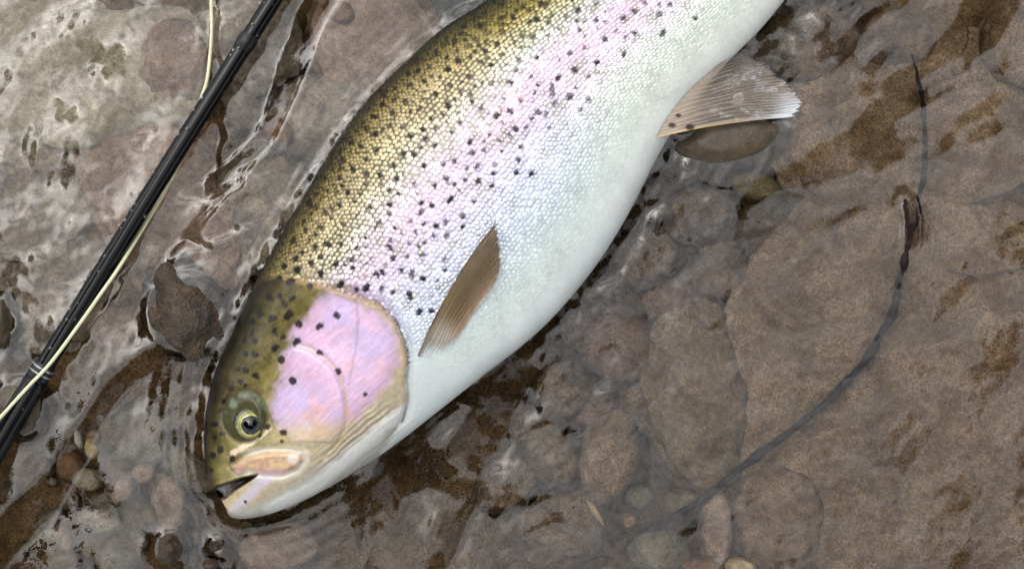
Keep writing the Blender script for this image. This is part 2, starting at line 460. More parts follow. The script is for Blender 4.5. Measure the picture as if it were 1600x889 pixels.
# wind and current chop: band-limited noise, strong on the left, nearly calm on the right
def band(seed, lam, spread, ang, aniso):
    r = np.random.default_rng(seed); f = np.fft.fft2(r.standard_normal(gx.shape))
    ca, sa = math.cos(ang), math.sin(ang); a = kx * ca + ky * sa; b = (-kx * sa + ky * ca) * aniso
    kk = np.hypot(a, b); k0 = 2 * np.pi / lam
    o = np.real(np.fft.ifft2(f * np.exp(-((kk - k0) / (k0 * spread)) ** 2)))
    return o / o.std()
dfish = -sdist(gx, gy, OUTLINE)
amp_l = sstep(620, 300, gx) * (1 - 0.75 * sstep(560, 720, gy)) + 0.12
amp_r = 0.36 + 1.5 * np.exp(-np.maximum(dfish, 0) / 90.0) * sstep(700, 860, gx) + 0.5 * sstep(260, 60, gy) * sstep(1150, 1230, gx) * sstep(1420, 1330, gx)
amp = np.where(gx < 640, amp_l, np.maximum(amp_r, amp_l * 0.5))
b1 = band(5, 0.030, 0.35, 0.9, 1.6); b2 = band(6, 0.013, 0.4, 1.1, 1.8); b3 = band(8, 0.006, 0.4, 0.7, 1.4)
ch_l = 0.00032 * b1 + 0.00008 * b2 + 0.00003 * b3
ch_r = 0.00040 * band(15, 0.034, 0.3, 0.5, 1.3) + 0.00019 * b2 + 0.00004 * b3
wr_ = sstep(560, 720, gx)
h += amp * (ch_l * (1 - wr_) + ch_r * wr_)
h += 0.00010 * band(11, 0.05, 0.4, 0.2, 1.0)
# meniscus and small parallel ripples along the fish, and round the twig where it breaks the surface
h += 0.0017 * np.exp(-np.maximum(dfish, 0) / 15.0) * (0.8 + 0.5 * fbm(gx / 40, gy / 40, 51, 3))
h += 0.00009 * np.sin(np.maximum(dfish, 0) / 20 * 2 * np.pi + 2 * fbm(gx / 70, gy / 70, 52, 3)) * np.exp(-np.maximum(dfish, 0) / 50.0)
dt, _, _ = dist_poly(gx, gy, [(1414, 318), (1420, 345), (1419, 375)])
h += 0.0012 * np.exp(-dt / 9.0) + 0.0003 * np.sin(dt / 9 * 2 * np.pi) * np.exp(-dt / 16.0)
for (ex, ey, er) in ((290, 490, 62), (263, 858, 24), (340, 853, 12), (352, 878, 12), (28, 640, 42), (2, 505, 24), (1135, 222, 70)):
    de = np.maximum(np.hypot(gx - ex, gy - ey) - er, 0)
    h += 0.0009 * np.exp(-de / 9.0)
win = sstep(0, 90, gx + 260) * sstep(0, 90, 1860 - gx) * sstep(0, 90, gy + 260) * sstep(0, 90, 1150 - gy)
h *= win
def water_z(X, Y):
    px = (800 + X / K - GX[0]) / 2.5; py = (444.5 - Y / K - GY[0]) / 2.5
    ins = (px > 0) & (px < len(GX) - 2) & (py > 0) & (py < len(GY) - 2)
    pxc = np.clip(px, 0, len(GX) - 2.001); pyc = np.clip(py, 0, len(GY) - 2.001)
    i = pxc.astype(int); j = pyc.astype(int); fx = pxc - i; fy = pyc - j
    z = (h[i, j] * (1 - fx) + h[i + 1, j] * fx) * (1 - fy) + (h[i, j + 1] * (1 - fx) + h[i + 1, j + 1] * fx) * fy
    out = 0.002 * fbm(X / 0.2, Y / 0.12, 61, 3)
    far = sstep(0.33, 0.7, np.maximum(np.abs(X), np.abs(Y) * 1.5))
    return np.where(ins, z, 0) + far * out
ax = axis(-0.30, 0.30, 0.0009, 60, 1.2); ay = axis(-0.19, 0.19, 0.0009, 60, 1.2)
X, Y = np.meshgrid(ax, ay, indexing='ij')
me = mesh_np('water', np.stack([X, Y, water_z(X, Y)], -1), grid_quads(len(ax), len(ay), flip=True))
tag(obj('water', me, M['water']), kind='structure')

# ------------------------------------------------------------------ stones
def unit_dirs(nu, nv):
    th = np.linspace(0, np.pi, nu)[:, None]; ph = np.linspace(0, 2 * np.pi, nv, endpoint=False)[None, :]
    return np.stack([np.sin(th) * np.cos(ph), np.sin(th) * np.sin(ph), np.cos(th) + 0 * ph], -1)
def stone(name, px, py, rx, ry, rot, ztop, thick, mat, label, cat='stone', group=None, flat=0.55, rough=0.10, seed=None, res=(26, 40), egg=0.0):
    """a water-worn stone: uneven superellipsoid, top at ztop (mm), half height thick (mm)"""
    seed = int(seed if seed is not None else px * 7 + py * 13)
    U = unit_dirs(*res); x, y, z = U[..., 0], U[..., 1], U[..., 2]
    ra = np.hypot(x, y); sc = np.where(ra > 1e-6, ra ** (flat * 0.55 + 0.2) / np.maximum(ra, 1e-6), 1)
    zz = np.sign(z) * np.abs(z) ** 0.85
    n = (0.62 * fbm(x * 1.3 + 1.7 * z + seed, y * 1.3 - 1.1 * z, seed, 2) + 0.38 * fbm(x * 4 + 3 * z, y * 4 + 2 * z + seed, seed + 3, 4))
    f = 1 + (rough * 1.5 + 0.07) * n
    x2 = x * sc * f; y2 = y * sc * f * (1 + egg * x)
    c, s = math.cos(R(rot)), math.sin(R(rot))
    zc = (ztop - thick) * 0.001
    wx = (x2 * rx * c + y2 * ry * s) * K; wy = -(-x2 * rx * s + y2 * ry * c) * K
    wz = zz * thick * 0.001 * (1 + rough * 0.9 * fbm(x * 2.1 + 9, y * 2.1 + seed, seed + 5, 4))
    me = mesh_np(name, np.stack([wx, wy, wz], -1), grid_quads(res[0], res[1], True))
    o = obj(name, me, M[mat])
    ctr = P(px, py, ztop * 0.001)
    o.location = (ctr[0], ctr[1], zc)
    return tag(o, label, cat, group)

big = (60, 96)
S = stone
# left: pale slabs under the ripples
S('river_slab', 105, 118, 235, 140, 8, -9, 18, 'beige', 'large pale greenish beige boulder under ripples in the upper left corner', rough=0.22, res=big)
S('river_slab', 258, 340, 112, 190, 34, -10, 18, 'pink', 'long pinkish slab under water, crossed by the middle of the fishing rod', rough=0.22, res=big)
S('river_slab', 265, 100, 66, 76, 20, -8, 16, 'pink', 'pinkish tan stone between the pale boulder and the upper rod', rough=0.26, res=(46, 66))
S('river_slab', 40, 330, 135, 100, 15, -12, 17, 'mottled', 'mottled tan slab at the left edge below the pale boulder', rough=0.26, res=big)
S('river_slab', 100, 462, 125, 88, 30, -14, 16, 'mottled', 'mottled grey slab under ripples left of the rod, above its ferrule', rough=0.28, res=big)
S('river_slab', 392, 70, 88, 98, 10, -10, 16, 'mottled', 'mottled tan slab under water just right of the top of the rod', rough=0.28, res=(50, 76))
S('river_slab', 590, 66, 96, 120, 40, -10, 16, 'pink', 'brownish pink slab under water beside the upper back of the trout', rough=0.24, res=big)
S('river_slab', 505, 185, 92, 74, 35, -12, 16, 'mottled', 'mottled pale slab under water against the trout\'s back in the upper middle', rough=0.26, res=(50, 76))
S('river_slab', 415, 330, 84, 96, 30, -13, 16, 'mottled', 'mottled grey slab hugging the trout\'s back above its head', rough=0.28, res=(50, 76))
S('river_stone', 432, 205, 27, 21, -40, -5, 9, 'rust', 'small rusty orange stone at the end of the dark reflection by the trout\'s back')
S('river_stone', 530, 18, 25, 19, -30, -4, 9, 'rust', 'ochre brown stone at the top edge between rod and trout')
S('river_stone', 180, 515, 44, 36, 20, -13, 10, 'pink', 'orange pink stone under water beside the rod above the dark reflection ribbon')
# rocks that break the surface on the left
S('wet_rock', 288, 490, 60, 86, 28, 5.0, 20, 'wetrock', 'rough dark wet rock breaking the surface left of the trout\'s head', rough=0.30, res=(70, 100))
S('wet_rock', 27, 640, 45, 48, 20, 5.5, 18, 'wetsmooth', 'brown wet rock under the thick butt of the rod', rough=0.13, res=(50, 70))
S('wet_rock', -4, 507, 23, 52, 0, 4, 16, 'wetsmooth', 'olive brown wet rock cut off by the left edge', rough=0.18, res=(40, 60))
S('wet_rock', 263, 857, 23, 25, 0, 6, 18, 'wetrock', 'small round wet rock poking out at the bottom, left of the jaw', rough=0.3, res=(50, 70))
S('wet_rock', 337, 852, 14, 11, 20, 4, 14, 'wetrock', 'tiny dark rock tip poking out below the trout\'s lower jaw', rough=0.34, res=(40, 60))
S('wet_rock', 326, 884, 17, 10, 0, 4, 14, 'wetrock', 'reddish dark rock tip cut by the bottom edge below the jaw', rough=0.34, res=(40, 60))
# lower left pebbles
S('pebble', 208, 682, 56, 46, -15, -10, 9, 'grey', 'broad flat grey pebble left of the trout\'s eye', rough=0.09, res=(40, 60))
S('pebble', 140, 701, 12, 18, 10, -2, 6, 'yellow', 'small bright yellow pebble beside the dark reflection ribbon')
S('pebble', 120, 686, 7, 15, 12, -4, 4, 'white', 'thin whitish pebble sliver inside the dark reflection ribbon')
S('pebble', 132, 750, 24, 18, -10, -6, 7, 'beige', 'pale cream pebble below the small yellow pebble')
S('pebble', 103, 727, 24, 26, 10, -12, 8, 'rust', 'reddish brown pebble inside the dark reflection ribbon')
S('pebble', 262, 790, 27, 46, 8, -9, 8, 'pink', 'tall tan pebble halfway between the jaw and the flat grey pebble')
S('pebble', 232, 805, 13, 17, 0, -9, 7, 'olive', 'small rounded olive pebble left of the tall tan pebble')
S('pebble', 190, 768, 16, 24, -25, -8, 7, 'pink', 'pinkish oval pebble right of the pale cream pebble')
S('pebble', 96, 843, 13, 26, 25, -8, 7, 'pink', 'narrow orange tan pebble near the lower left corner')
S('pebble', 75, 812, 24, 19, 10, -11, 7, 'grey', 'rounded grey pebble above the narrow orange tan pebble')
S('pebble', 296, 735, 50, 30, -35, -13, 8, 'grey', 'grey pebble partly shadowed just left of the snout', rough=0.12)
S('pebble', 150, 815, 34, 26, 10, -11, 8, 'mottled', 'mottled beige pebble in the lower left pebble bed', rough=0.12)
S('pebble', 100, 880, 30, 16, 5, -9, 7, 'olive', 'olive tan pebble cut by the bottom edge near the left corner')
S('pebble', 178, 878, 34, 20, -10, -8, 8, 'grey', 'pale grey pebble cut by the bottom edge left of the round wet rock')
S('pebble', 222, 742, 18, 15, 0, -10, 6, 'rust', 'small ruddy pebble below the flat grey pebble')
S('pebble', 430, 860, 62, 40, 10, -13, 9, 'pink', 'tan flat pebble below the lower jaw at the bottom edge', rough=0.12, res=(40, 60))
marks = [(208, 682, 'the broad flat grey pebble'), (140, 701, 'the bright yellow pebble'), (132, 750, 'the pale cream pebble'), (262, 790, 'the tall tan pebble'),
         (96, 843, 'the narrow orange tan pebble'), (263, 857, 'the round wet rock'), (150, 815, 'the mottled beige pebble'), (296, 735, 'the shadowed grey pebble'),
         (27, 640, 'the brown wet rock under the rod'), (337, 852, 'the tiny dark rock tip'), (430, 860, 'the flat tan pebble under the jaw')]
spots, used = [], set()
tries = 0
while len(spots) < 30 and tries < 6000:
    tries += 1
    x = random.uniform(5, 470); y = random.uniform(620, 885); r = random.uniform(8, 18)
    if x + y < 640 or (x > 270 and y < 815) or (y < 640 + 0.35 * x and x < 70): continue
    if not all((x - a) ** 2 + (y - b) ** 2 > (0.9 * (r + c)) ** 2 for a, b, c in spots): continue
    mk = min(marks, key=lambda q: (q[0] - x) ** 2 + (q[1] - y) ** 2); dx, dy = x - mk[0], y - mk[1]
    where = ('right of' if dx > 0 else 'left of') if abs(dx) > abs(dy) else ('below' if dy > 0 else 'above')
    mt, cn = random.choice([('grey', 'grey'), ('olive', 'olive brown'), ('pink', 'tan'), ('grey', 'grey'), ('olive', 'olive brown')])
    lb = ('small' if r < 13 else 'medium') + ' ' + cn + ' submerged pebble ' + where + ' ' + mk[2]
    if lb in used: continue
    used.add(lb); spots.append((x, y, r))
    S('pebble', x, y, r * random.uniform(0.8, 1.4), r * random.uniform(0.7, 1.1), random.uniform(0, 180), random.uniform(-20, -13), r * 0.25 + 2.5,
      mt, lb, group='little pebbles of the lower left bed', res=(18, 28), rough=0.14)
# right side
S('river_slab', 1425, 620, 330, 330, 0, -13, 16, 'sand', 'huge flat sandy slab filling the lower right, crossed by the twig', rough=0.07, flat=0.3, res=(110, 160))
S('river_slab', 1430, 190, 250, 150, 8, -16, 12, 'sand', 'flat brown slab under water in the upper right below the corner stone', rough=0.10, flat=0.3, res=(90, 130))
S('river_stone', 1092, 622, 84, 150, 6, -6, 18, 'drab', 'large upright oval stone below the trout\'s belly, left of the twig', rough=0.12, res=big, egg=0.05)
S('river_stone', 966, 540, 60, 60, 10, -8, 16, 'russet', 'round russet stone close under the trout\'s belly', rough=0.09, res=(40, 60))
S('river_stone', 953, 715, 46, 78, -8, -9, 15, 'sand', 'upright sandy brown oval stone left of the large oval stone', rough=0.09, res=(40, 60))
S('river_stone', 878, 612, 50, 50, 0, -11, 14, 'shadow', 'dark rounded stone under ripples below the belly', rough=0.14, res=(40, 60))
S('river_stone', 858, 708, 40, 68, 28, -10, 14, 'shadow', 'slanting brown stone under ripples left of the upright sandy brown stone', rough=0.16, res=(40, 60))
S('river_stone', 1120, 830, 28, 66, 0, -8, 12, 'pink', 'narrow upright tan stone below the large oval stone', rough=0.08, res=(40, 60))
S('river_stone', 1220, 815, 78, 96, 5, -7, 16, 'pinksand', 'rounded sandy stone under the twig\'s lower bend', rough=0.12, res=big)
S('river_stone', 1002, 779, 22, 19, 10, -11, 8, 'grey', 'small angular grey stone below the large oval stone', rough=0.14)
S('river_stone', 1028, 862, 48, 36, -5, -10, 10, 'grey', 'broad grey stone at the bottom edge, left of the narrow tan stone', rough=0.12, res=(36, 54))
S('river_stone', 984, 815, 13, 12, 0, -12, 6, 'rust', 'tiny orange brown stone beside the broken twig stub')
S('river_stone', 1096, 886, 32, 13, 0, -8, 7, 'rust', 'orange brown stone cut by the bottom edge under the narrow tan stone')
S('river_stone', 1160, 886, 24, 12, 0, -10, 7, 'yellow', 'ochre stone cut by the bottom edge between narrow and rounded stones')
S('river_stone', 880, 830, 76, 66, 20, -14, 14, 'shadow', 'dull brown slab at the bottom, left of the broken twig stub', rough=0.16, res=(40, 60))
S('wet_rock', 1140, 220, 106, 46, 9, 6.0, 24, 'wetsmooth', 'smooth brown wet rock under the pelvic fin', rough=0.05, res=big)
S('river_stone', 1095, 335, 58, 50, 10, -12, 14, 'shadow', 'dark mottled stone in the shade below the wet rock by the belly', rough=0.16, res=(40, 60))
S('river_stone', 1010, 400, 54, 52, 30, -13, 14, 'shadow', 'dark mottled stone under ripples against the trout\'s belly', rough=0.16, res=(40, 60))
S('river_stone', 1185, 290, 45, 25, -15, -12, 10, 'olive', 'olive stone in dark water right of the smooth wet rock', rough=0.12)
S('river_stone', 1255, 60, 92, 74, 20, -14, 14, 'shadow', 'dark brown stone among ring reflections right of the anal fin', rough=0.12, res=(40, 60))
S('river_stone', 905, 520, 40, 30, -40, -20, 12, 'shadow', 'dark stone in the trout\'s shade above the dark rounded stone', rough=0.2, res=(40, 60))
S('river_stone', 1045, 470, 44, 36, 20, -16, 13, 'russet', 'dark russet stone between the belly and the top of the large oval stone', rough=0.2, res=(40, 60))
S('river_stone', 1130, 420, 60, 50, -20, -17, 13, 'shadow', 'low brown stone under ripples above the large oval stone', rough=0.2, res=(40, 60))
S('river_stone', 1000, 640, 30, 40, 10, -17, 13, 'shadow', 'dark narrow stone wedged left of the large oval stone', rough=0.2, res=(40, 60))
S('river_stone', 925, 640, 34, 26, 30, -19, 12, 'russet', 'dark reddish stone between the russet round stone and upright brown stone', rough=0.2, res=(40, 60))
S('river_stone', 790, 760, 54, 44, 30, -18, 12, 'shadow', 'low brown stone under the sharp dark reflections at bottom centre', rough=0.2, res=(40, 60))
S('river_stone', 1070, 790, 34, 24, 15, -17, 10, 'shadow', 'dark small stone under the twig below the large oval stone', rough=0.2)
S('river_stone', 1606, 55, 68, 82, -12, -4, 15, 'sand', 'big rounded stone cut off by the upper right corner', rough=0.05, res=big)
S('river_stone', 1400, 60, 66, 50, 10, -13, 12, 'shadow', 'dark submerged stone at the top edge above the tip of the twig', rough=0.12, res=(40, 60))

# ------------------------------------------------------------------ the trout
NT, NV = 640, 460
KN = len(BACK) - 1
Dk = smooth_curve(BACK, NT); Vk = smooth_curve(BELLY, NT)
uu = np.linspace(0, KN, NT)
TH = np.interp(uu, np.arange(KN + 1), [2.5, 8, 13, 17, 20.5, 23.5, 26, 29, 30.5, 31.5, 32, 31.5, 30.5, 29, 27, 25, 22, 19, 16, 13, 10, 7])
for _ in range(30): TH[1:-1] = (TH[:-2] + 2 * TH[1:-1] + TH[2:]) / 4
th = np.linspace(0, np.pi, NV)
vv = -np.cos(th)
U2, V2 = np.meshgrid(uu, vv, indexing='ij')
PX = Dk[:, None, 0] + (Vk - Dk)[:, None, 0] * (V2 + 1) / 2
PY = Dk[:, None, 1] + (Vk - Dk)[:, None, 1] * (V2 + 1) / 2
Zb = 3.0 + 3.0 * V2 + TH[:, None] * np.maximum(1 - np.abs(V2) ** 2.15, 0) ** 0.5

HEAD = [(300, 560), (400, 449), (418, 436), (440, 432), (479, 440), (513, 448), (561, 463), (595, 477), (617, 502), (631, 531), (637, 564), (634, 593), (637, 622), (628, 655), (600, 700), (560, 750), (500, 800), (380, 840), (290, 800)]
REAR = HEAD[3:14]
PREOP = [(462, 538), (484, 544), (508, 560), (527, 581), (539, 608), (543, 637), (541, 662), (530, 690), (505, 715)]
CHEEK = [(520, 456), (489, 470), (479, 492), (455, 516), (457, 535), (443, 560), (440, 589), (428, 613), (424, 640), (434, 668), (470, 690), (520, 680), (560, 655), (600, 610), (624, 570), (620, 530), (600, 492), (560, 470)]
MAXILLA = [(361, 728), (387, 712), (416, 705), (450, 704), (470, 709), (474, 719), (464, 732), (440, 741), (411, 740), (387, 735), (372, 741)]
MOUTH = [(326, 763), (340, 758), (356, 753), (378, 745), (404, 740), (398, 747), (383, 757), (368, 767), (354, 779), (334, 788)]
WHITEBAND = [(640, 640), (600, 668), (545, 716), (493, 760), (421, 796)]

spots_head = [(318, 83, 6), (340, 45, 5), (417, 57, 5), (382, 97, 5), (283, 72, 4), (253, 135, 5), (283, 131, 4), (299, 153, 5), (325, 135, 5), (311, 192, 7), (260, 202, 6), (220, 190, 5),
 (195, 213, 4), (195, 248, 4), (269, 245, 5), (294, 262, 4), (204, 275, 5), (172, 268, 4), (346, 220, 6), (338, 277, 5.5), (268, 298, 6), (288, 337, 6), (204, 317, 5), (171, 318, 4), (174, 368, 5), (148, 365, 4),
 (205, 387, 5), (157, 405, 4.5), (126, 425, 4.5), (172, 418, 3), (101, 468, 4), (92, 500, 3), (74, 543, 4.5), (98, 573, 4), (72, 585, 4), (90, 626, 5.5), (68, 642, 4.5), (60, 690, 4), (467, 190, 5), (411, 228, 5),
 (326, 403, 6), (480, 93, 5.5), (415, 312, 4.5), (472, 372, 5), (560, 447, 3.5), (295, 571, 5), (243, 553, 4), (218, 577, 4), (130, 655, 5), (290, 598, 2.5), (173, 793, 2.5), (563, 103, 6), (612, 105, 4),
 (650, 117, 4), (703, 128, 6), (736, 182, 5), (772, 176, 4), (595, 60, 5), (615, 53, 4), (677, 48, 4), (745, 73, 4), (463, 30, 4), (387, 22, 4), (515, 12, 4), (655, 8, 4)]
spots_a = [(660,12),(590,22),(540,70),(598,88),(714,70),(535,117),(578,124),(663,133),(612,160),(532,170),(472,153),(438,138),(470,85),(415,200),(376,185),(480,217),(345,257),(440,250),(586,235),(546,275),(384,292),(441,307),(491,314),(330,327),(433,352),(558,325),(280,378),(363,388),(565,388),(330,433),(395,420),(450,443),(210,427),(275,462),(217,467),(400,475),(530,433),(530,465),(487,505),(470,525),(190,497),(195,532),(256,525),(345,510),(234,552),(337,557),(433,565),(148,575),(285,588),(332,590),(234,597),(398,600),(183,620),(257,637),(158,645),(220,663),(318,668),(378,650),(110,675),(163,688),(258,706),(577,695),(618,705),(660,722),(720,730),(750,692),(748,650),(548,645),(602,637),(660,633),(528,603),(533,570),(577,548),(635,542),(645,597),(670,583),(703,555),(757,552),(716,517),(752,500),(822,520),(823,477),(613,497),(655,460),(697,435),(773,413),(862,420),(805,378),(935,357),(885,340),(829,333),(757,333),(709,357),(628,350),(665,277),(744,273),(790,258),(882,280),(940,308),(1032,305),(1095,310),(950,270),(1040,252),(905,217),(855,228),(975,220),(965,180),(1050,202),(1007,157),(1028,130),(1072,127),(850,185),(775,148),(710,200),(625,230),(810,105),(955,78),(1008,60),(1095,92),(895,48),(710,130),(760,40),(505,40),(475,395)]
spots_b = [(725,18),(650,43),(600,68),(727,80),(660,122),(805,127),(763,162),(838,75),(883,48),(917,10),(980,18),(1023,22),(980,60),(1120,75),(878,137),(842,155),(993,137),(680,195),(618,216),(728,255),(488,232),(838,220),(413,240),(640,282),(697,313),(572,315),(548,353),(643,357),(620,388),(547,385),(695,403),(665,442),(478,373),(377,335),(560,418),(263,435),(378,443),(328,467),(467,480),(523,460),(535,515),(178,493),(78,458),(398,518),(443,515),(376,545),(335,570),(140,538),(219,575),(275,605),(345,610),(423,592),(408,642),(317,660),(252,670),(30,522),(27,398),(97,312),(168,245),(218,230),(217,187),(80,377),(165,207),(115,180),(327,180),(395,175),(345,73),(405,45),(300,133),(345,130),(458,88),(545,62),(130,423),(237,350),(210,308),(300,263),(350,220),(360,262),(430,145),(420,408),(488,452),(180,140),(240,160),(500,20),(525,20),(305,335),(255,105),(60,240),(140,347),(180,380),(15,440),(270,60),(280,100),(190,110),(155,165),(30,330),(130,280)]
SP = [(300 + x / 2.0675, 400 + y / 2.0675, r, 1.0) for x, y, r in spots_head]
for x, y in spots_a:
    p = (400 + x / 2.54, 150 + y / 2.54); SP.append((*p, random.uniform(2.7, 5.2), random.uniform(0.75, 1.0)))
for x, y in spots_b:
    p = (650 + x / 2.577, y / 2.577)
    if all((p[0] - s[0]) ** 2 + (p[1] - s[1]) ** 2 > 60 for s in SP): SP.append((*p, random.uniform(2.7, 5.4), random.uniform(0.6, 1.0)))
for k in range(260):       # tailward of the frame
    t = random.uniform(13.5, 21); v = random.uniform(-0.95, 0.35)
    i = int(t / KN * (NT - 1)); j = int(np.argmin(np.abs(vv - v)))
    if PY[i, j] < -8: SP.append((PX[i, j], PY[i, j], random.uniform(3.5, 5.5), 0.9))
for k in range(150):       # small extra freckles crowding the upper back
    t = random.uniform(10, 14.2); v = random.uniform(-0.96, -0.45)
    i = int(t / KN * (NT - 1)); j = int(np.argmin(np.abs(vv - v))); p = (PX[i, j], PY[i, j])
    if all((p[0] - q[0]) ** 2 + (p[1] - q[1]) ** 2 > 110 for q in SP): SP.append((*p, random.uniform(2.4, 4.2), random.uniform(0.7, 1.0)))
for k in range(420):
    t = random.uniform(6.2, 14.2); v = random.uniform(-0.95, -0.12)
    i = int(t / KN * (NT - 1)); j = int(np.argmin(np.abs(vv - v))); p = (PX[i, j], PY[i, j])
    if len(SP) < 760 and sdist(np.array([p[0]]), np.array([p[1]]), HEAD)[0] < -6 and all((p[0] - q[0]) ** 2 + (p[1] - q[1]) ** 2 > 150 for q in SP): SP.append((*p, random.uniform(1.9, 3.2), random.uniform(0.6, 1.0)))
SX0, SY0 = 250, -520
spot_map = np.zeros((1300, 1400))
for (x, y, r, s) in SP:
    i0, j0 = int(x - SX0), int(y - SY0)
    if not (12 < i0 < 1287 and 12 < j0 < 1387): continue
    ii, jj = np.meshgrid(np.arange(i0 - 11, i0 + 12), np.arange(j0 - 11, j0 + 12), indexing='ij')
    wx = ii + SX0 - x; wy = jj + SY0 - y
    a = math.atan2(-0.82, 0.57) + random.uniform(-0.5, 0.5); e = random.uniform(0.8, 1.25)
    q = np.hypot((wx * math.cos(a) + wy * math.sin(a)) * e, (-wx * math.sin(a) + wy * math.cos(a)) / e) + 0.42 * r * fbm(ii / 4.5, jj / 4.5, 77, 2)
    spot_map[i0 - 11:i0 + 12, j0 - 11:j0 + 12] = np.maximum(spot_map[i0 - 11:i0 + 12, j0 - 11:j0 + 12], s * sstep(r + 1.6, r - 0.6, q))
def spot_at(px, py):
    a = np.clip(px - SX0, 0, 1298.5); b = np.clip(py - SY0, 0, 1398.5); i = a.astype(int); j = b.astype(int); fx = a - i; fy = b - j
    return (spot_map[i, j] * (1 - fx) + spot_map[i + 1, j] * fx) * (1 - fy) + (spot_map[i, j + 1] * (1 - fx) + spot_map[i + 1, j + 1] * fx) * fy

def cramp(x, stops):
    xs = [s[0] for s in stops]; c = lin([s[1] for s in stops])
    return np.stack([np.interp(x, xs, c[:, k]) for k in range(3)], -1)
def mixc(a, b, f): return a + (np.asarray(b) - a) * np.asarray(f)[..., None]

def pigment(px, py, u, v):
    """skin colour with edge, crease and hollow shading painted in; returns body/head colour without spots, and the scale strength"""
    vp = np.interp(u, [5, 9, 13, 17, 21], [-0.30, -0.25, -0.10, -0.05, -0.05]) + 0.04 * fbm(px / 45, py / 45, 81, 3)
    qd = np.clip((v + 1) / (vp + 1), 0, 1); qv = np.clip((v - vp) / (1 - vp), 0, 1)
    cd = cramp(qd, [(0, (18, 16, 8)), (0.07, (62, 54, 28)), (0.15, (106, 93, 54)), (0.28, (144, 131, 94)), (0.5, (184, 172, 140)), (0.68, (203, 194, 180)), (0.84, (218, 204, 214)), (1, (224, 200, 222))])  # dark olive back, its outer edge darkened further as shading
    ct = cramp(qd, [(0, (18, 17, 8)), (0.12, (66, 60, 26)), (0.35, (128, 114, 58)), (0.55, (176, 170, 138)), (0.72, (196, 196, 190)), (0.88, (216, 200, 218)), (1, (224, 196, 220))])
    cd = mixc(cd, ct, sstep(10.5, 13, u))
    cv = cramp(qv, [(0, (224, 200, 222)), (0.18, (212, 204, 230)), (0.36, (203, 208, 230)), (0.55, (198, 209, 216)), (0.75, (206, 217, 212)), (0.92, (216, 222, 220)), (1, (198, 204, 202))])  # greyer last stop paints the shading of the belly edge
    cw = cramp(qv, [(0, (224, 196, 220)), (0.2, (220, 208, 224)), (0.4, (218, 222, 216)), (0.6, (212, 220, 208)), (0.8, (218, 223, 214)), (1, (214, 216, 212))])
    cv = mixc(cv, cw, sstep(10.5, 13, u))
    c = np.where((v < vp)[..., None], cd, cv)
    gb = sstep(0.15, 0.6, fbm(px / 16, py / 16, 85, 3)) * sstep(0.35, 0.6, qd) * sstep(0.6, 0.25, qv) * 0.55   # faint olive freckles
    c = mixc(c, lin((150, 150, 110)), gb)
    c = c * (1 + 0.10 * fbm(px / 30, py / 30, 83, 3))[..., None]
    # head
    sd = sdist(px, py, HEAD); hd = sstep(-4, 4, sd + 2 * fbm(px / 7, py / 7, 88, 2))
    oliv = cramp(np.clip((v + 1) / 1.1, 0, 1), [(0, (14, 13, 7)), (0.08, (40, 36, 18)), (0.22, (78, 70, 34)), (0.42, (112, 102, 54)), (0.6, (146, 136, 84)), (1, (178, 166, 122))])
    oliv = 0.72 * oliv * (1 + 0.6 * fbm(px / 13, py / 13, 87, 4))[..., None] * (1 + 0.25 * fbm(px / 3, py / 3, 86, 2))[..., None]
    low = sstep(-0.10, 0.45, v + 0.10 * fbm(px / 20, py / 20, 89, 3))
    jaw = cramp(np.clip(v, 0, 1), [(0, (196, 178, 138)), (0.4, (186, 172, 138)), (0.7, (170, 160, 140)), (1, (150, 148, 140))])
    jaw = jaw * (1 + 0.22 * fbm(px / 6, py / 6, 91, 3))[..., None]
    hc = mixc(oliv, jaw, low)
    ck = sstep(-9, 9, sdist(px, py, CHEEK) + 9 * fbm(px / 10, py / 10, 92, 4))
    lil = mixc(np.broadcast_to(lin((207, 174, 202)), c.shape), lin((190, 174, 214)), 0.8 * sstep(-0.2, 0.6, fbm(px / 38, py / 38, 93, 3)))
    lil = mixc(lil, lin((214, 170, 174)), 0.75 * sstep(-0.05, 0.45, fbm(px / 26, py / 26, 95, 4)) * sstep(540, 640, py + 0.3 * px - 160))
    lil = mixc(lil, lin((210, 170, 150)), 0.30 * sstep(0.2, 0.5, fbm(px / 7, py / 11, 96, 4)) * sstep(500, 600, py))
    lil = lil * (1 + 0.16 * fbm((px * 0.7 + py * 0.7) / 3.5, (py * 0.7 - px * 0.7) / 22, 106, 3))[..., None]
    d, _, _ = dist_poly(px, py, [(556, 466), (560, 500), (556, 545), (545, 600)]); lil = lil * (1 - 0.22 * np.exp(-(d / 2.5) ** 2))[..., None]  # cheek crease drawn only by darkening the colour
    lil = lil * (0.86 + 0.22 * sstep(0, 26, sdist(px, py, CHEEK)))[..., None]
    hc = mixc(hc, lil, ck * 0.95)
    lowcheek = ck * sstep(640, 690, py + 6 * fbm(px / 9, py / 9, 97, 2)); hc = mixc(hc, lin((206, 184, 146)), lowcheek)
    d, _, _ = dist_poly(px, py, PREOP); hc = mixc(hc, lin((206, 190, 140)), 0.45 * sstep(3.6, 1.2, d + 1.2 * fbm(px / 8, py / 8, 94, 2)))
    d, _, t = dist_poly(px, py, REAR); hc = mixc(hc, lin((170, 138, 96)), 0.75 * sstep(8, 2, d + 2.5 * fbm(px / 9, py / 9, 98, 2)))
    d, _, _ = dist_poly(px, py, WHITEBAND); hc = mixc(hc, lin((206, 208, 204)), 0.9 * sstep(16, 5, d + 4 * fbm(px / 14, py / 14, 99, 2)))
    th_ = sstep(0.62, 0.8, v) * sstep(640, 700, py); hc = mixc(hc, lin((176, 176, 168)), 0.7 * th_ * (1 - sstep(14, 4, d)))
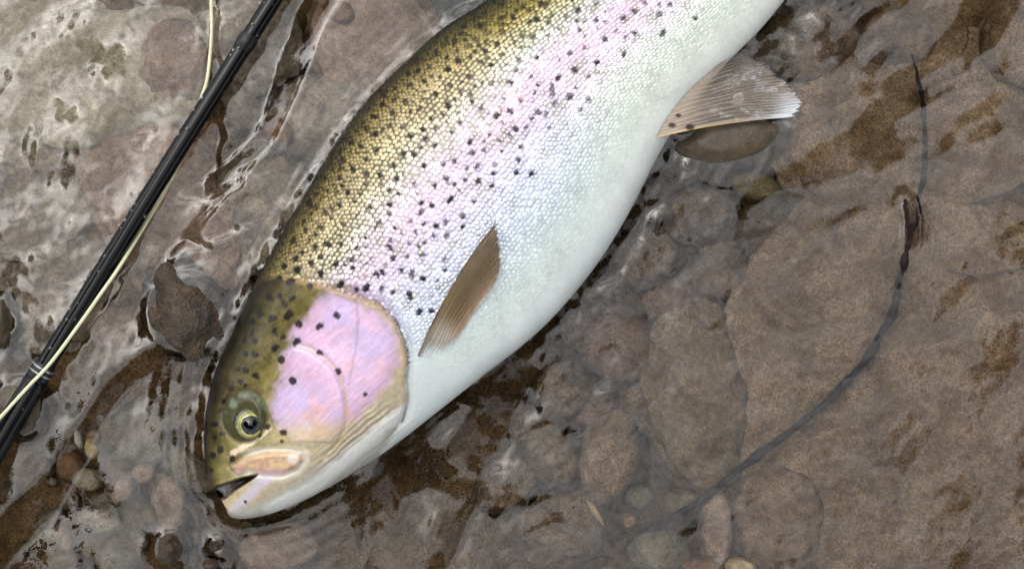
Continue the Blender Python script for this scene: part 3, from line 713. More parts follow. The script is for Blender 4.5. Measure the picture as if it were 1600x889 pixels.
    hc = hc * (1 - 0.16 * sstep(0.4, 0.65, v) * sstep(8, 16, d) * sstep(620, 670, py) * sstep(470, 540, px) * (0.5 - 0.5 * np.sin(d / 8.0 * 2 * np.pi + fbm(px / 30, py / 30, 111, 2) * 3)))[..., None]  # shade of the throat grooves painted into the colour
    mxd = sdist(px, py, MAXILLA)
    hc = mixc(hc, lin((206, 200, 186)), 0.85 * sstep(-16, -5, mxd) * sstep(690, 706, py) * sstep(372, 395, px) * (px < 500))
    mc = mixc(np.broadcast_to(lin((200, 174, 136)), c.shape), lin((182, 148, 124)), sstep(-0.2, 0.3, fbm(px / 8, py / 8, 101, 3)))
    mc = mixc(mc, lin((212, 170, 186)), sstep(731, 738, py) * (px < 450)); mc = mixc(mc, lin((222, 208, 196)), sstep(14, 4, np.hypot(px - 458, py - 716)))
    hc = mixc(hc, mc, sstep(-2, 3, mxd))
    d, _, _ = dist_poly(px, py, [(364, 708), (392, 690), (420, 668)]); hc = mixc(hc, lin((224, 204, 176)), 0.8 * sstep(7, 3, d + 2 * fbm(px / 6, py / 6, 103, 2)))
    eo = np.hypot((px - 383) / 33, (py - 650) / 39)
    skin_o = mixc(np.broadcast_to(lin((66, 64, 38)), c.shape), lin((112, 126, 108)), 0.8 * sstep(-0.1, 0.5, fbm(px / 14, py / 14, 105, 3)) * sstep(668, 636, py))
    hc = mixc(hc, skin_o, sstep(1.08, 0.95, eo)); hc = mixc(hc, lin((58, 54, 34)), 0.6 * sstep(0.13, 0.05, np.abs(eo - 1.03)))
    lj = sdist(px, py, [(404, 744), (436, 743), (414, 762), (390, 785), (368, 804), (358, 794), (380, 770)])
    hc = mixc(hc, lin((194, 188, 206)), 0.75 * sstep(-4, 5, lj) * sstep(0.95, 0.4, v))
    c = mixc(c, hc, hd)
    dr_, _, tr_ = dist_poly(px, py, REAR[2:]); c = mixc(c, lin((84, 62, 54)), 0.75 * np.exp(-((sd + 2.0) / 2.2) ** 2) * sstep(8, 3, dr_))  # thin dark line paints the shadow of the gill slit
    # bare white skin behind the gill opening
    bare = sstep(60, 20, np.hypot((px - 668), (py - 600) * 0.8)) * (1 - hd); c = mixc(c, lin((206, 214, 214)), bare * sstep(560, 580, py))
    mo = sstep(-1, 3, sdist(px, py, MOUTH)); c = mixc(c, mixc(np.broadcast_to(lin((30, 24, 25)), c.shape), lin((108, 98, 94)), sstep(384, 350, px)), mo)  # dark of the mouth hollow painted in, greyer towards its opening
    fs = (1 - hd) * (1 - 0.55 * sstep(-34, -3, sd)) * (1 - bare) * (1 - 0.98 * sstep(0.05, 0.92, v)) * (1 - mo)
    return c, fs, hd

def relief(px, py, v):
    """raised and sunk forms of the head, millimetres"""
    z = np.zeros(px.shape)
    sd = sdist(px, py, HEAD); dr, _, _ = dist_poly(px, py, REAR)
    z += np.where(sd > 0, 1.5 * sstep(0, 4, sd) * sstep(95, 10, dr), -2.3 * sstep(18, 0, dr))
    dp, _, _ = dist_poly(px, py, PREOP); z += -0.9 * np.exp(-(dp / 3.5) ** 2) * 1.0
    cx = inside(px, py, [(462, 538), (484, 544), (508, 560), (527, 581), (539, 608), (543, 637), (541, 662), (530, 690), (430, 690), (420, 600)])
    z += np.where(cx, 0.9 * sstep(0, 9, dp) * sstep(70, 15, dp), 0)
    eo = np.hypot((px - 383) / 33, (py - 650) / 39)
    z += -1.3 * np.exp(-((eo - 1.05) / 0.13) ** 2) + 1.2 * sstep(1.0, 0.6, eo)
    mxd = sdist(px, py, MAXILLA); z += 2.0 * sstep(-1, 8, mxd) - 0.8 * np.exp(-((mxd + 3) / 3.0) ** 2)
    z += -0.5 * np.exp(-(dist_poly(px, py, [(366, 722), (400, 702), (450, 694), (490, 704)])[0] / 4.0) ** 2)
    dw, _, _ = dist_poly(px, py, WHITEBAND); s = sdist(px, py, HEAD)
    br = sstep(0.45, 0.7, v) * sstep(8, 16, dw) * sstep(620, 660, py) * (sd > -30)
    z += 0.42 * br * sstep(470, 540, px) * np.sin(dw / 8.0 * 2 * np.pi + fbm(px / 30, py / 30, 111, 2) * 3)
    z += 0.8 * sstep(14, 3, dw) * sstep(0, 12, sd)
    z += (0.28 - 0.20 * sstep(-4, 10, sdist(px, py, CHEEK))) * fbm(px / 12, py / 12, 113, 4) * sstep(0, 15, sd)
    z += 0.07 * fbm((px + py) / 9, (py - px) / 30, 115, 3) * sstep(0, 10, sdist(px, py, CHEEK))
    return z
MOD = sstep(-1.5, 5, sdist(PX, PY, MOUTH)) * sstep(0.0, 0.12, 1 - np.abs(V2) + 0.04)
COLB, FS, HD = pigment(PX, PY, U2, V2)
Z = Zb + relief(PX, PY, V2) * sstep(0.0, 0.25, 1 - np.abs(V2)) + 0.15 * fbm(PX / 40, PY / 40, 117, 3)
Z = Z - MOD * np.maximum(Z - 5.0 * sstep(352, 372, PX) + 1.0 * sstep(372, 352, PX), 0)
POS = P(PX, PY, Z * 0.001)
SPB = spot_at(PX, PY)
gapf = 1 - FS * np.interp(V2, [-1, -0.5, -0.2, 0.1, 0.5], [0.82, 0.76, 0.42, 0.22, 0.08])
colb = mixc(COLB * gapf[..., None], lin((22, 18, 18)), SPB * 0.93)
# closed body: fine upper flank, coarse lower flank
NL = 32
thl = np.linspace(np.pi, 2 * np.pi, NL + 2)[1:-1]; vl = -np.cos(thl)
PXl = Dk[:, None, 0] + (Vk - Dk)[:, None, 0] * (vl[None] + 1) / 2; PYl = Dk[:, None, 1] + (Vk - Dk)[:, None, 1] * (vl[None] + 1) / 2
Zl = 3.0 + 3.0 * vl[None] - TH[:, None] * 0.95 * np.maximum(1 - np.abs(vl[None]) ** 2.15, 0) ** 0.5
f0 = (HC - 0.003) / HC
POSl = np.stack([(PXl - 800) * K * f0, -(PYl - 444.5) * K * f0, Zl * 0.001], -1)
colL = pigment(PXl, PYl, np.broadcast_to(uu[:, None], PXl.shape), np.broadcast_to(vl[None], PXl.shape))[0]
ringn = NV + NL
V = np.concatenate([POS, POSl], 1).reshape(-1, 3); C = np.concatenate([colb, colL], 1).reshape(-1, 3)
V = np.vstack([V, V[:ringn].mean(0), V[-ringn:].mean(0)]); C = np.vstack([C, C[:ringn].mean(0), C[-ringn:].mean(0)])
c0 = len(V) - 2; last = (NT - 1) * ringn
tr = [(c0, j, (j + 1) % ringn) for j in range(ringn)] + [(c0 + 1, last + (j + 1) % ringn, last + j) for j in range(ringn)]
trout = empty('trout', tuple(P(480, 640, 0.0) * [1, 1, 0] + [0, 0, -0.028]))
tag(trout, 'large silver and pink spotted trout lying on its side in the shallow water', 'fish')
T0 = np.array(trout.location)
me = mesh_np('body', V - T0, grid_quads(NT, ringn, True, True), [t[::-1] for t in tr])
add_color(me, 'pigment', C)
ckb = sstep(-6, 10, sdist(PX, PY, CHEEK)); add_float(me, 'sheen', np.concatenate([np.concatenate([FS * 0.8 * (1 - SPB) + ckb * 0.35, np.zeros((NT, NL))], 1).ravel(), [0, 0]]))
obj('body', me, M['skin'], trout)

# scales: overlapping tiles, each a little dome of its own with its own tilt
def samp(arr, a, b):
    """bilinear read of a body field at fractional grid indices"""
    i = np.clip(a, 0, NT - 1.001).astype(int); j = np.clip(b, 0, NV - 1.001).astype(int); fx = a - i; fy = b - j
    if arr.ndim == 3: fx = fx[..., None]; fy = fy[..., None]
    return (arr[i, j] * (1 - fx) + arr[i + 1, j] * fx) * (1 - fy) + (arr[i, j + 1] * (1 - fx) + arr[i + 1, j + 1] * fx) * fy
seg = np.linalg.norm(np.diff(POS, axis=1), axis=2)
arcv = np.concatenate([np.zeros((NT, 1)), np.cumsum(seg, 1)], 1)
mid = POS[:, NV // 2]; arcs = np.concatenate([[0], np.cumsum(np.linalg.norm(np.diff(Dk * 0.5 + Vk * 0.5, axis=0), axis=1))])
ROWS = 82; SPC = 7.7
ncol = int(arcs[-1] / SPC)
wr = np.linspace(0.004, 0.996, ROWS)
wr = np.interp(wr, [0, 0.25, 0.55, 1], [0, 0.22, 0.58, 1])
cen_a, cen_b, rowid = [], [], []
for j in range(ROWS):
    s = (np.arange(ncol) + (0.5 if j % 2 else 0.0)) * SPC + 2.0 * math.sin(j * 0.13)
    s = s[(s > 0) & (s < arcs[-1])]
    a = np.interp(s, arcs, np.arange(NT))
    tgt = wr[j]
    ai = np.clip(a, 0, NT - 1).astype(int)
    b = np.array([np.interp(tgt * arcv[i, -1], arcv[i], np.arange(NV)) for i in ai])
    cen_a.append(a); cen_b.append(b)
cen_a = np.concatenate(cen_a); cen_b = np.concatenate(cen_b)
_wa = fbm(cen_a / 28, cen_b / 28, 161, 3); _wb = fbm(cen_a / 24, cen_b / 24, 163, 3)
cen_a = np.clip(cen_a + 1.2 * _wa + rng.normal(0, 0.30, len(cen_a)), 0, NT - 2); cen_b = np.clip(cen_b + 1.5 * _wb + rng.normal(0, 0.42, len(cen_b)), 0, NV - 2)
fs = samp(FS, cen_a, cen_b); keep = fs > 0.06
cen_a, cen_b, fs = cen_a[keep], cen_b[keep], fs[keep]
ctr = samp(POS, cen_a, cen_b)
Tu = samp(POS, np.clip(cen_a + 2, 0, NT - 1.01), cen_b) - samp(POS, np.clip(cen_a - 2, 0, NT - 1.01), cen_b)
Tw = samp(POS, cen_a, np.clip(cen_b + 2, 0, NV - 1.01)) - samp(POS, cen_a, np.clip(cen_b - 2, 0, NV - 1.01))
nrm = lambda q: q / np.maximum(np.linalg.norm(q, axis=-1, keepdims=True), 1e-9)
Tu = nrm(Tu); Nn = nrm(np.cross(Tw, Tu)); Nn = np.where(Nn[:, 2:] < -0.2, -Nn, Nn)
Tw = nrm(np.cross(Tu, Nn))
hs_ = (arcv[:, -1] / ROWS)[cen_a.astype(int)]
half_s = SPC * K * 0.60; half_w = hs_ * 0.66
ring = np.linspace(0, 2 * np.pi, 9)[:-1]
loc = np.array([(0, 0)] + [(0.6 * math.cos(a), 0.6 * math.sin(a)) for a in ring] + [(math.cos(a), math.sin(a)) for a in ring])
nS = len(ctr); nL = len(loc)
amp_s = (0.32 + 0.68 * fs) * np.clip(1 + 0.9 * fbm(samp(PX, cen_a, cen_b) / 25, samp(PY, cen_a, cen_b) / 25, 153, 3), 0.35, 1.6)
hgt = (0.15 * (1 - loc[:, 0] ** 2 - loc[:, 1] ** 2)[None] + 0.05 * loc[:, 0][None] - 0.05) * (half_s * 2) * amp_s[:, None]
tl = rng.normal(0, 0.12, (nS, 2)) * (0.95 - 0.25 * (1 - fs))[:, None]
hgt = hgt + (loc[None, :, 0] * tl[:, None, 0] + loc[None, :, 1] * tl[:, None, 1]) * half_s * (0.75 + 0.25 * fs)[:, None] + 0.00005
SV = ctr[:, None] + loc[None, :, 0, None] * half_s * Tu[:, None] + loc[None, :, 1, None] * half_w[:, None, None] * Tw[:, None] + hgt[..., None] * Nn[:, None]
spx = samp(PX, cen_a, cen_b); spy = samp(PY, cen_a, cen_b); su = samp(U2, cen_a, cen_b); svv = samp(V2, cen_a, cen_b)
cc = pigment(spx, spy, su, svv)[0]
vpx = 800 + SV[..., 0] / K * HC / (HC - SV[..., 2]); vpy = 444.5 - SV[..., 1] / K * HC / (HC - SV[..., 2])
spt = 0.55 * spot_at(vpx, vpy) + 0.45 * spot_at(spx, spy)[:, None]
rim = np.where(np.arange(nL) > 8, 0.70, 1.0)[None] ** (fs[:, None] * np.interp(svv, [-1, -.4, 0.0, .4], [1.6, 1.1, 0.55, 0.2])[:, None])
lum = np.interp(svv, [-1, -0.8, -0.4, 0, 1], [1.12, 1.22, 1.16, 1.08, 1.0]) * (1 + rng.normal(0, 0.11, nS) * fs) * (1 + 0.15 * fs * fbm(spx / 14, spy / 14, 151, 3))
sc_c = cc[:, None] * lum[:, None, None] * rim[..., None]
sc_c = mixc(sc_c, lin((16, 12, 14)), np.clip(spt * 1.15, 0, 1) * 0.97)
base = (np.arange(nS) * nL)[:, None, None]
k8 = np.arange(8); k9 = (k8 + 1) % 8
tri = np.stack([0 * k8, 1 + k8, 1 + k9], -1)[None] + base
qd = np.stack([1 + k8, 9 + k8, 9 + k9, 1 + k9], -1)[None] + base
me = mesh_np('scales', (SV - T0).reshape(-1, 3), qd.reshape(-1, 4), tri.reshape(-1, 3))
# make sure the tiles face outwards
me.update()
nz = np.zeros(len(me.polygons) * 3, np.float32); me.polygons.foreach_get('normal', nz)
if nz.reshape(-1, 3)[:, 2].mean() < 0: me.flip_normals()
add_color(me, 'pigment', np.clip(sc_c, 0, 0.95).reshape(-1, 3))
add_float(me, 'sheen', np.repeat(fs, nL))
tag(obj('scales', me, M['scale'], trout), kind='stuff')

# eye
def body_z(px, py):
    d = (PX - px) ** 2 + (PY - py) ** 2; k = np.unravel_index(np.argmin(d), d.shape); return Z[k]
ez = body_z(390, 660)
def dome(cx, cy, rx, ry, zbase, hgt, n=28, m=48, power=2.0):
    r = np.linspace(0, 1, n)[:, None]; a = np.linspace(0, 2 * np.pi, m, endpoint=False)[None]
    px = cx + rx * r * np.cos(a); py = cy + ry * r * np.sin(a)
    z = zbase + hgt * np.maximum(1 - r ** power, 0) + 0 * a
    return px, py, z
px, py, z = dome(389, 661, 25, 24.5, ez - 1.2, 3.6)
rr = np.hypot(px - 392, py - 664)
ec = cramp(rr + 1.5 * fbm(px / 4, py / 4, 121, 2), [(0, (20, 20, 16)), (14.5, (40, 40, 20)), (15.6, (190, 184, 108)), (16.8, (182, 176, 96)), (18.2, (112, 110, 54)), (20.5, (134, 132, 66)), (22.5, (84, 86, 50)), (26, (46, 46, 32)), (34, (40, 40, 30))])
ec = ec * (1 + 0.35 * fbm(px / 5, py / 5, 123, 3))[..., None]
me = mesh_np('eye', P(px, py, z * 0.001) - T0, grid_quads(28, 48, True, True))
me.update(); nz = np.zeros(len(me.polygons) * 3, np.float32); me.polygons.foreach_get('normal', nz)
if nz.reshape(-1, 3)[:, 2].mean() < 0: me.flip_normals()
add_color(me, 'pigment', ec.reshape(-1, 3))
M['eyeball'] = skin_mat('trout_eyeball', 0.15, 0.1, 0.6, 0.02, 500, 0.03)
eye = obj('eye', me, M['eyeball'], trout); tag(eye, 'golden ringed eye with a black pupil')
px, py, z = dome(392, 664, 15.6, 14.2, 0, 0.0)
r2 = np.hypot((px - 389) / 25, (py - 661) / 24.5); z = ez - 1.2 + 3.6 * (1 - r2 ** 2) + 0.12 + 0.5 * (1 - np.hypot((px - 392) / 15.0, (py - 664) / 13.6) ** 2)
me = mesh_np('pupil', P(px, py, z * 0.001) - T0, grid_quads(28, 48, True, True))
me.update(); nz = np.zeros(len(me.polygons) * 3, np.float32); me.polygons.foreach_get('normal', nz)
if nz.reshape(-1, 3)[:, 2].mean() < 0: me.flip_normals()
obj('pupil', me, M['pupil'], eye)

# fins: fans of rays between a base line and an outer edge
def fin(name, base, outer, zb, zo, colf, rays=14, nu=70, nv=120, bow=0.0, ridge=0.25, label=None, split=0.0, mat='fin'):
    B = smooth_curve(base, nv); O = smooth_curve(outer, nv)
    t = np.linspace(0, 1, nu)[:, None]; a = np.linspace(0, 1, nv)[None]
    d = O - B; nrm2 = np.stack([-d[:, 1], d[:, 0]], -1)
    bw = bow * (t * (1 - t))
    px = B[None, :, 0] + d[None, :, 0] * t + nrm2[None, :, 0] * bw; py = B[None, :, 1] + d[None, :, 1] * t + nrm2[None, :, 1] * bw
    ph = a * rays + 0.9 * fbm(a * 7 + 0 * t, 0 * a + t * 2, 131, 3) + 0 * t
    fr_ = np.abs(((ph + sstep(0.45, 0.6, t) * 0) % 1) - 0.5) * 2
    ph2 = (ph * 2) % 1; fr2 = np.abs(ph2 - 0.5) * 2
    rayv = np.where(t > 0.55, np.maximum(fr_ * 0.6, fr2), fr_)          # rays branch towards the edge
    ray = sstep(0.45, 0.85, rayv)
    B1 = np.interp(np.linspace(0, 1, nv), np.linspace(0, 1, len(zb)), zb)[None]; O1 = np.interp(np.linspace(0, 1, nv), np.linspace(0, 1, len(zo)), zo)[None]
    z = B1 + (O1 - B1) * t + ridge * ray * (1 - 0.5 * t) + 0.5 * fbm(px / 30, py / 30, 133, 3) * t
    c, op = colf(t + 0 * a, a + 0 * t, ray, px, py)
    fr0 = split * sstep(0.8, 1.0, t) * fbm(a * 60 + 0 * t, 0 * a + 3, 135, 2); px = px + d[None, :, 0] * fr0; py = py + d[None, :, 1] * fr0
    top = P(px, py, z * 0.001); bot = P(px, py, (z - 0.35 * (1 - 0.7 * t)) * 0.001)
    n = nu * nv
    V = np.vstack([(top - T0).reshape(-1, 3), (bot - T0).reshape(-1, 3)])
    q1 = grid_quads(nu, nv); q2 = grid_quads(nu, nv, flip=True) + n
    edge = []
    for i in range(nu - 1):
        for j in (0, nv - 1): edge.append((i * nv + j, (i + 1) * nv + j, n + (i + 1) * nv + j, n + i * nv + j))
    for j in range(nv - 1): edge.append(((nu - 1) * nv + j, (nu - 1) * nv + j + 1, n + (nu - 1) * nv + j + 1, n + (nu - 1) * nv + j))
    me = mesh_np(name, V, np.vstack([q1, q2, np.array(edge)]))
    add_color(me, 'pigment', np.vstack([c.reshape(-1, 3)] * 2)); add_float(me, 'opacity', np.concatenate([op.ravel()] * 2))
    o = obj(name, me, M[mat], trout)
    if label: o['label'] = label
    return o
def pect_col(t, a, ray, px, py):
    c = mixc(np.broadcast_to(lin((134, 114, 80)), t.shape + (3,)), lin((66, 50, 34)), ray * 0.8)
    c = mixc(c, lin((176, 140, 108)), sstep(0.45, 0.95, a)); c = mixc(c, lin((186, 182, 172)), 0.9 * sstep(0.40, 0.08, t) * sstep(-0.1, 0.35, a))
    c = mixc(c, lin((92, 72, 48)), 0.7 * sstep(0.25, 0.5, t) * np.exp(-((a - 0.42) / 0.16) ** 2))
    e = sstep(0.045, 0.01, a) * sstep(0.15, -0.2, fbm(t * 14, a * 3, 141, 2)); c = mixc(c, lin((34, 28, 24)), e * 0.9)
    op = np.clip(0.95 - 0.75 * sstep(0.5, 1.0, a) * (1 - 0.5 * ray) - 0.97 * sstep(0.24, 0.04, t + 0.05 * ray) * sstep(-0.1, 0.22, a) - 0.25 * (1 - ray) * sstep(0.3, 0.8, t), 0.03, 1)
    return c, op
zt = lambda x, y: body_z(x, y)
fin('pectoral_fin', [(652, 556), (668, 560), (690, 556), (706, 545)], [(773, 348), (779, 380), (779, 425), (762, 468)],
    [zt(652, 556) + .5, zt(668, 560) + .6, zt(690, 556) + .9, zt(706, 545) + 1.2], [zt(773, 348) + 9, zt(779, 380) + 6, zt(779, 425) + 3, zt(762, 468) + 1.8],
    pect_col, rays=13, bow=-0.14, ridge=0.35, split=0.03, label='folded olive brown pectoral fin')
def pelv_col(t, a, ray, px, py):
    c = mixc(np.broadcast_to(lin((150, 140, 128)), t.shape + (3,)), lin((178, 168, 158)), ray * 0.7)
    c = mixc(c, lin((196, 178, 160)), 0.85 * sstep(0.45, 0.1, t))
    film = (0.35 + 0.65 * sstep(0.05, 0.35, fbm(px / 7, py / 4, 145, 3))) * sstep(0.0, 0.2, fbm(px / 18 + 3, py / 10, 143, 4)) * sstep(0.25, 0.45, t) * sstep(0.9, 0.5, a)  # pale patches paint the reflection on a film of water
    c = mixc(c, lin((182, 178, 182)), film * 0.75)
    c = mixc(c, lin((214, 222, 230)), 0.85 * sstep(0.72, 1.0, t + 0.08 * ray) * sstep(0.36, 0.05, a)); c = mixc(c, lin((206, 176, 122)), sstep(0.03, 0.01, a) * sstep(0.75, 0.5, t))
    for sx, sy, r in ((1060, 181, 4), (1050, 196, 5), (1078, 199, 6), (1036, 216, 3), (1045, 216, 2.5), (1057, 215, 3), (1072, 214, 3.5), (1105, 211, 4), (1119, 210, 4), (1127, 199, 3)):
        c = mixc(c, lin((44, 34, 30)), 0.9 * sstep(r + 1, r - 1.5, np.hypot((px - sx) * 0.8, (py - sy) * 1.2)))
    op = np.clip(0.24 + 0.20 * ray + 0.5 * sstep(0.35, 0.02, t) + 0.42 * film + 0.6 * sstep(0.78, 0.95, t) * sstep(0.4, 0.1, a) + 0.5 * sstep(0.07, 0.02, a) - 0.12 * sstep(0.5, 1, a), 0.1, 1)
    return c, op
fin('pelvic_fin', [(1026, 216), (1040, 190), (1062, 160), (1092, 128), (1128, 98)], [(1236, 184), (1250, 164), (1240, 145), (1222, 126), (1206, 114), (1197, 101), (1180, 94), (1163, 84)],
    [zt(1026, 216) + 1, zt(1040, 190) + .8, zt(1062, 160) + .8, zt(1092, 128) + .8, zt(1128, 98) + .8], [2.8, 2.2, 2.0, 2.0, 2.4, 3, 4], pelv_col, rays=15, bow=-0.10, ridge=0.14, nu=90, nv=190, split=0.025, label='pale translucent pelvic fin lying on the water')
def dors_col(t, a, ray, px, py):
    c = mixc(np.broadcast_to(lin((48, 54, 52)), t.shape + (3,)), lin((34, 37, 32)), ray * 0.6)
    c = mixc(c, lin((36, 36, 34)), 0.95 * sstep(0.05, 0.2, fbm(px / 9, py / 9, 147, 2)))
    return c, np.clip(0.75 + 0.2 * ray, 0, 1)
fin('dorsal_fin', [(698, 50), (742, 20), (790, -14), (845, -50)], [(655, -30), (672, -70), (720, -110), (790, -128)], [-3, -3, -3, -3], [-9, -10, -10, -9], dors_col, rays=12, mat='fin_under', label='spotted dorsal fin folded under water')
plain = lambda c1, c2, o: (lambda t, a, ray, px, py: (mixc(np.broadcast_to(lin(c1), t.shape + (3,)), lin(c2), ray), np.clip(o + 0.2 * ray, 0, 1)))
fin('anal_fin', [(1240, -18), (1262, -48), (1285, -80), (1300, -105)], [(1345, -2), (1362, -40), (1360, -85), (1345, -120)], [5, 4.5, 4, 4], [1, 0, 0, 1], plain((206, 200, 190), (228, 226, 220), 0.7), rays=10, bow=-0.05)
fin('adipose_fin', [(1130, -285), (1145, -298), (1160, -312)], [(1120, -315), (1128, -330), (1148, -328)], [0, 0, 0], [-3, -3, -2], plain((120, 110, 66), (90, 84, 50), 0.9), rays=3, nu=20, nv=24)
fin('tail_fin', [(1315, -465), (1350, -452), (1390, -430), (1436, -398)], [(1330, -660), (1440, -610), (1540, -560), (1620, -440)], [0, 2, 2, 3], [-4, -2, -2, 0], plain((130, 120, 80), (90, 84, 56), 0.85), rays=22, nv=160)

# ------------------------------------------------------------------ fishing rod
rod = empty('fishing_rod', tuple(P(70, 580, 0.0)))
tag(rod, 'black glossy fishing rod lying diagonally across the left, with beads of water', 'fishing rod')
R0 = np.array(rod.location)
def rodline(t0, t1, n):
    a = np.linspace(t0, t1, n)
    return P(470 - 495 * a, -66 + 795 * a - 8 * np.sin(a * 3.1), 0.012 + 0 * a), a
def part_tube(name, t0, t1, n, rads, mat, seg=40):
    pts, a = rodline(t0, t1, n); r = np.interp(np.linspace(0, 1, n), np.linspace(0, 1, len(rads)), rads)
    v, q, tr = tube(pts - R0, r, seg); return obj(name, mesh_np(name, v, q, tr), M[mat], rod)
part_tube('blank', -0.9, 0.825, 200, [0.0034, 0.0040, 0.0044], 'blank')
part_tube('thread_wrap', 0.805, 0.835, 40, [0.0048, 0.0056, 0.0056, 0.0054], 'wrap')
for c_ in (0.812, 0.8215):
    part_tube('ferrule_ring', c_ - 0.0028, c_ + 0.0028, 8, [0.0052, 0.0060, 0.0060, 0.0052], 'ring')
part_tube('butt_section', 0.832, 1.9, 120, [0.0056, 0.0066, 0.0074, 0.0080], 'blank')
part_tube('guide_wrap', 0.158, 0.186, 20, [0.0043, 0.0048, 0.0047, 0.0043], 'wrap')
dv, dq = [], []
U = unit_dirs(7, 10)
for k in range(80):
    a = random.uniform(-0.05, 1.05); pts, _ = rodline(a - 0.002, a + 0.002, 3); p = pts[1] - R0; T = pts[2] - pts[0]; T /= np.linalg.norm(T)
    S_ = np.cross(T, (0, 0, 1)); an = random.uniform(-0.3, 1.5) if random.random() < 0.6 else random.uniform(0, 3.1)
    r = np.interp(a, [0, 0.825, 0.83, 1], [0.0043, 0.0046, 0.0056, 0.0062]); q = p + (S_ * math.cos(an) + np.array([0, 0, 1]) * math.sin(an)) * r
    s = random.uniform(0.0003, 0.0009) * (1.4 if random.random() < 0.1 else 1)
    dq.append(grid_quads(7, 10, True) + 70 * k); dv.append((U * [s, s, s * 0.8]).reshape(-1, 3) + q)
tag(obj('water_drops', mesh_np('water_drops', np.vstack(dv), np.vstack(dq)), M['drop'], rod), kind='stuff')

# fly line
pts = np.array([(334, -160, 6), (331, -60, 5), (330, 0, 4.5), (331, 45, 4), (328, 90, 4), (322, 132, 4), (308, 170, 3.5), (290, 225, 3.5), (276, 264, 4), (257, 300, 5), (236, 336, 6.5), (207, 384, 10), (182, 424, 15.5), (158, 458, 18.6), (120, 512, 18.8), (78, 568, 18.6),
                (44, 604, 18.8), (4, 648, 18.6), (-40, 694, 17), (-160, 815, 12)], float)
pts = smooth_curve(pts, 240)
v, q, tr = tube(P(pts[:, 0], pts[:, 1], pts[:, 2] * 0.001), 0.00082, 14)
tag(obj('fly_line', mesh_np('fly_line', v, q, tr), M['line']), 'thin pale yellow green fly line winding over and under the rod', 'fishing line')

# ------------------------------------------------------------------ twigs and roots
def twig(name, pts, rads, mat, label, cat='twig', wob=1.0, n=160, seed=3, knots=(), rn=0.4):
    c = smooth_curve(pts, n); s = np.linspace(0, 1, n)
    px = c[:, 0] + wob * fbm(s * 22, 0 * s, seed, 3) * 3; py = c[:, 1] + wob * fbm(s * 22, 0 * s + 5, seed, 3) * 2
    r = np.interp(s, np.linspace(0, 1, len(rads)), rads) * (1 + rn * fbm(s * 40, 0 * s, seed + 1, 4))
    for kx_, kr in knots: r = r * (1 + kr * np.exp(-((s - kx_) / 0.012) ** 2))
    v, q, tr = tube(P(px, py, c[:, 2] * 0.001), r * K, 12)
    return tag(obj(name, mesh_np(name, v, q, tr), M[mat]), label, cat)
t = twig('twig', [(1423, 85, -3), (1436, 130, -3), (1444, 185, -3.5), (1446, 240, -4), (1440, 300, -3), (1430, 345, -1.5), (1420, 380, 0.2), (1411, 425, -1), (1397, 480, -3), (1372, 535, -5), (1330, 590, -5.5), (1260, 655, -5.5), (1180, 715, -5), (1110, 768, -6.5), (1040, 810, -9), (965, 842, -12)],
         [1.6, 3, 3.4, 3.4, 3.8, 4.2, 5, 5.4, 5.6, 6, 6.8, 7, 6.8, 6.4, 6, 4], 'twig', 'long dark twig curving through the water on the right', n=320, wob=2.0, rn=0.6, knots=((0.36, 0.3), (0.44, 0.25), (0.5, 0.3), (0.55, 0.3), (0.61, 0.35), (0.7, 0.25), (0.79, 0.3)))
twig('twig', [(1413, 312, 1.0), (1416, 330, 2.2), (1420, 352, 2.0), (1419, 380, 0.4)], [2, 3, 3, 2], 'twig', 'short upright spur breaking the surface beside the long twig', seed=9, n=40)
twig('root_fibre', [(1436, 335, -0.5), (1440, 350, -1), (1441, 362, -2), (1434, 376, -3)], [1.2, 1.6, 1.5, 1.0], 'root', 'hair thin rootlet curling off the long twig', 'root', n=40, seed=12)
twig('root_fibre', [(1478, 424, -9), (1520, 430, -10), (1560, 427, -10), (1620, 415, -10)], [1.4, 2.2, 2, 2], 'root', 'thin reddish root lying on the sandy slab at the right edge', 'root', n=60, seed=14)
twig('root_fibre', [(1372, 105, -6), (1390, 70, -7), (1420, 40, -8), (1450, 5, -8), (1475, -30, -8)], [1.0, 1.8, 1.8, 2, 2], 'root', 'thin brown root strand at the top edge by the corner stone', 'root', n=60, seed=15)
twig('root_fibre', [(1495, 20, -6), (1508, 40, -7), (1512, 62, -7), (1505, 80, -8)], [1.5, 1.8, 1.6, 1.2], 'root', 'fine dark root tuft end left of the corner stone', 'root', n=40, seed=16)
twig('broken_twig', [(943, 790, -6), (948, 815, -4), (953, 838, -3), (957, 856, -4)], [1.6, 3, 4.5, 3], 'twig', 'short broken twig stub standing between bottom stones', seed=18, n=50)
a = np.linspace(-1, 1, 24)[:, None]; b = np.linspace(-1, 1, 9)[None]
lx = 930 + a * 15 + b * 4 * (1 - a ** 2) * 0.6; ly = 800 + a * 22 - b * 6 * (1 - a ** 2)
v = np.concatenate([P(lx, ly, -0.009 + 0.001 * b ** 2 + 0 * a).reshape(-1, 3), P(lx, ly, -0.0094 + 0.001 * b ** 2 + 0 * a).reshape(-1, 3)])
q = np.vstack([grid_quads(24, 9), grid_quads(24, 9, flip=True) + 216])
tag(obj('dead_leaf', mesh_np('dead_leaf', v, q), M['deadleaf']), 'narrow pale dead leaf beside the broken twig stub', 'leaf')

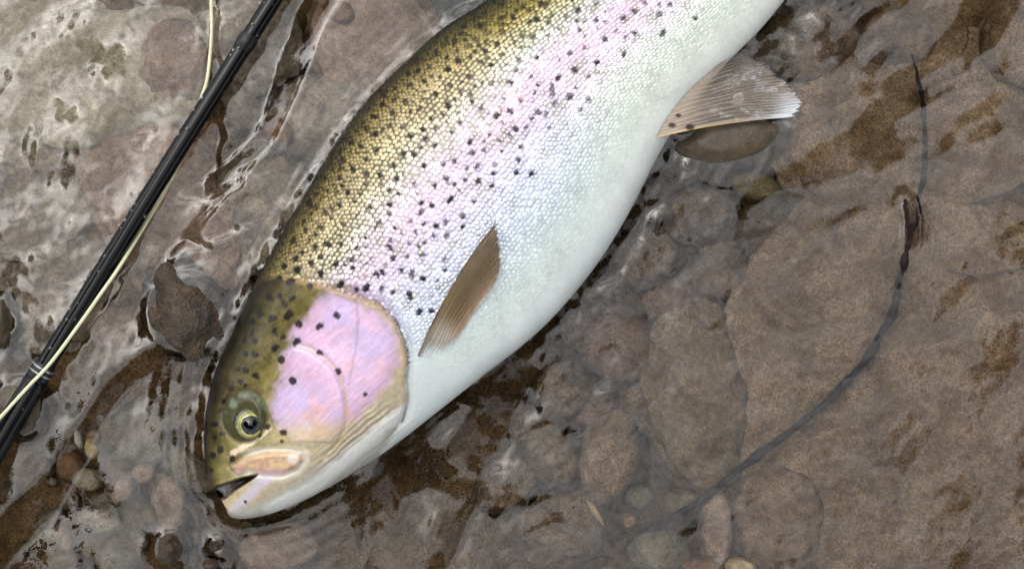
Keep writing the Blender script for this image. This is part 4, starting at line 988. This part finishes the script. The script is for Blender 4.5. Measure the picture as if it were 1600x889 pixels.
# ------------------------------------------------------------------ unseen trees, added to give the ripples something dark to reflect
def tree(loc, crown, rad, seed, label, n=9000):
    r = np.random.default_rng(seed); t = empty('added_tree', loc); L0 = np.array(loc)
    tag(t, label, 'tree', 'unseen trees added for dark reflections')
    c = np.array(crown) - L0
    pts = smooth_curve([(0, 0, 0), tuple(c * [0.15, 0.15, 0.45]), tuple(c * [0.5, 0.5, 0.8]), tuple(c)], 40)
    v, q, tr = tube(pts, np.linspace(0.2, 0.06, 40) * (1 + 0.1 * r.standard_normal(40)), 12)
    tk = obj('trunk', mesh_np('trunk', v, q, tr), M['bark'], t)
    for k in range(9):
        d = r.standard_normal(3); d /= np.linalg.norm(d); e = c + d * np.array(rad) * 0.8; s0 = pts[int(r.integers(22, 39))]
        lp = smooth_curve([s0, (s0 + e) / 2 + r.normal(0, 0.15, 3), e], 16)
        v, q, tr = tube(lp, np.linspace(0.06, 0.012, 16), 8); obj('limb', mesh_np('limb', v, q, tr), M['bark'], tk)
    nc = 130
    d = r.standard_normal((nc, 3)); d /= np.linalg.norm(d, axis=1)[:, None]
    cl = c + d * np.array(rad) * (r.uniform(0.25, 1.0, nc) ** 0.45)[:, None]
    p = cl[r.integers(0, nc, n)] + r.normal(0, 0.20, (n, 3))
    A = r.standard_normal((n, 3)); A /= np.linalg.norm(A, axis=1)[:, None]; Bv = np.cross(A, r.standard_normal((n, 3))); Bv /= np.linalg.norm(Bv, axis=1)[:, None]
    s = r.uniform(0.07, 0.13, n)[:, None]
    V = np.stack([p - A * s, p + Bv * s * 0.5, p + A * s, p - Bv * s * 0.5], 1)
    obj('crown', mesh_np('crown', V.reshape(-1, 3), np.arange(n * 4).reshape(-1, 4), smooth=False), M['leaf'], t)
    return t
tree((-5.6, -1.2, 0.5), (-4.55, -0.7, 4.6), (2.5, 2.9, 1.6), 42, 'unseen leafy tree added on the left to darken reflections', 28000)
tree((4.9, 0.6, 0.5), (4.35, 0.5, 4.6), (2.5, 3.6, 1.6), 41, 'unseen leafy tree added on the right to darken reflections', 24000)
tree((-2.4, -5.4, 0.3), (-0.6, -4.1, 4.6), (4.4, 2.4, 1.5), 43, 'unseen broad leafy tree added downstream to darken reflections', 26000)
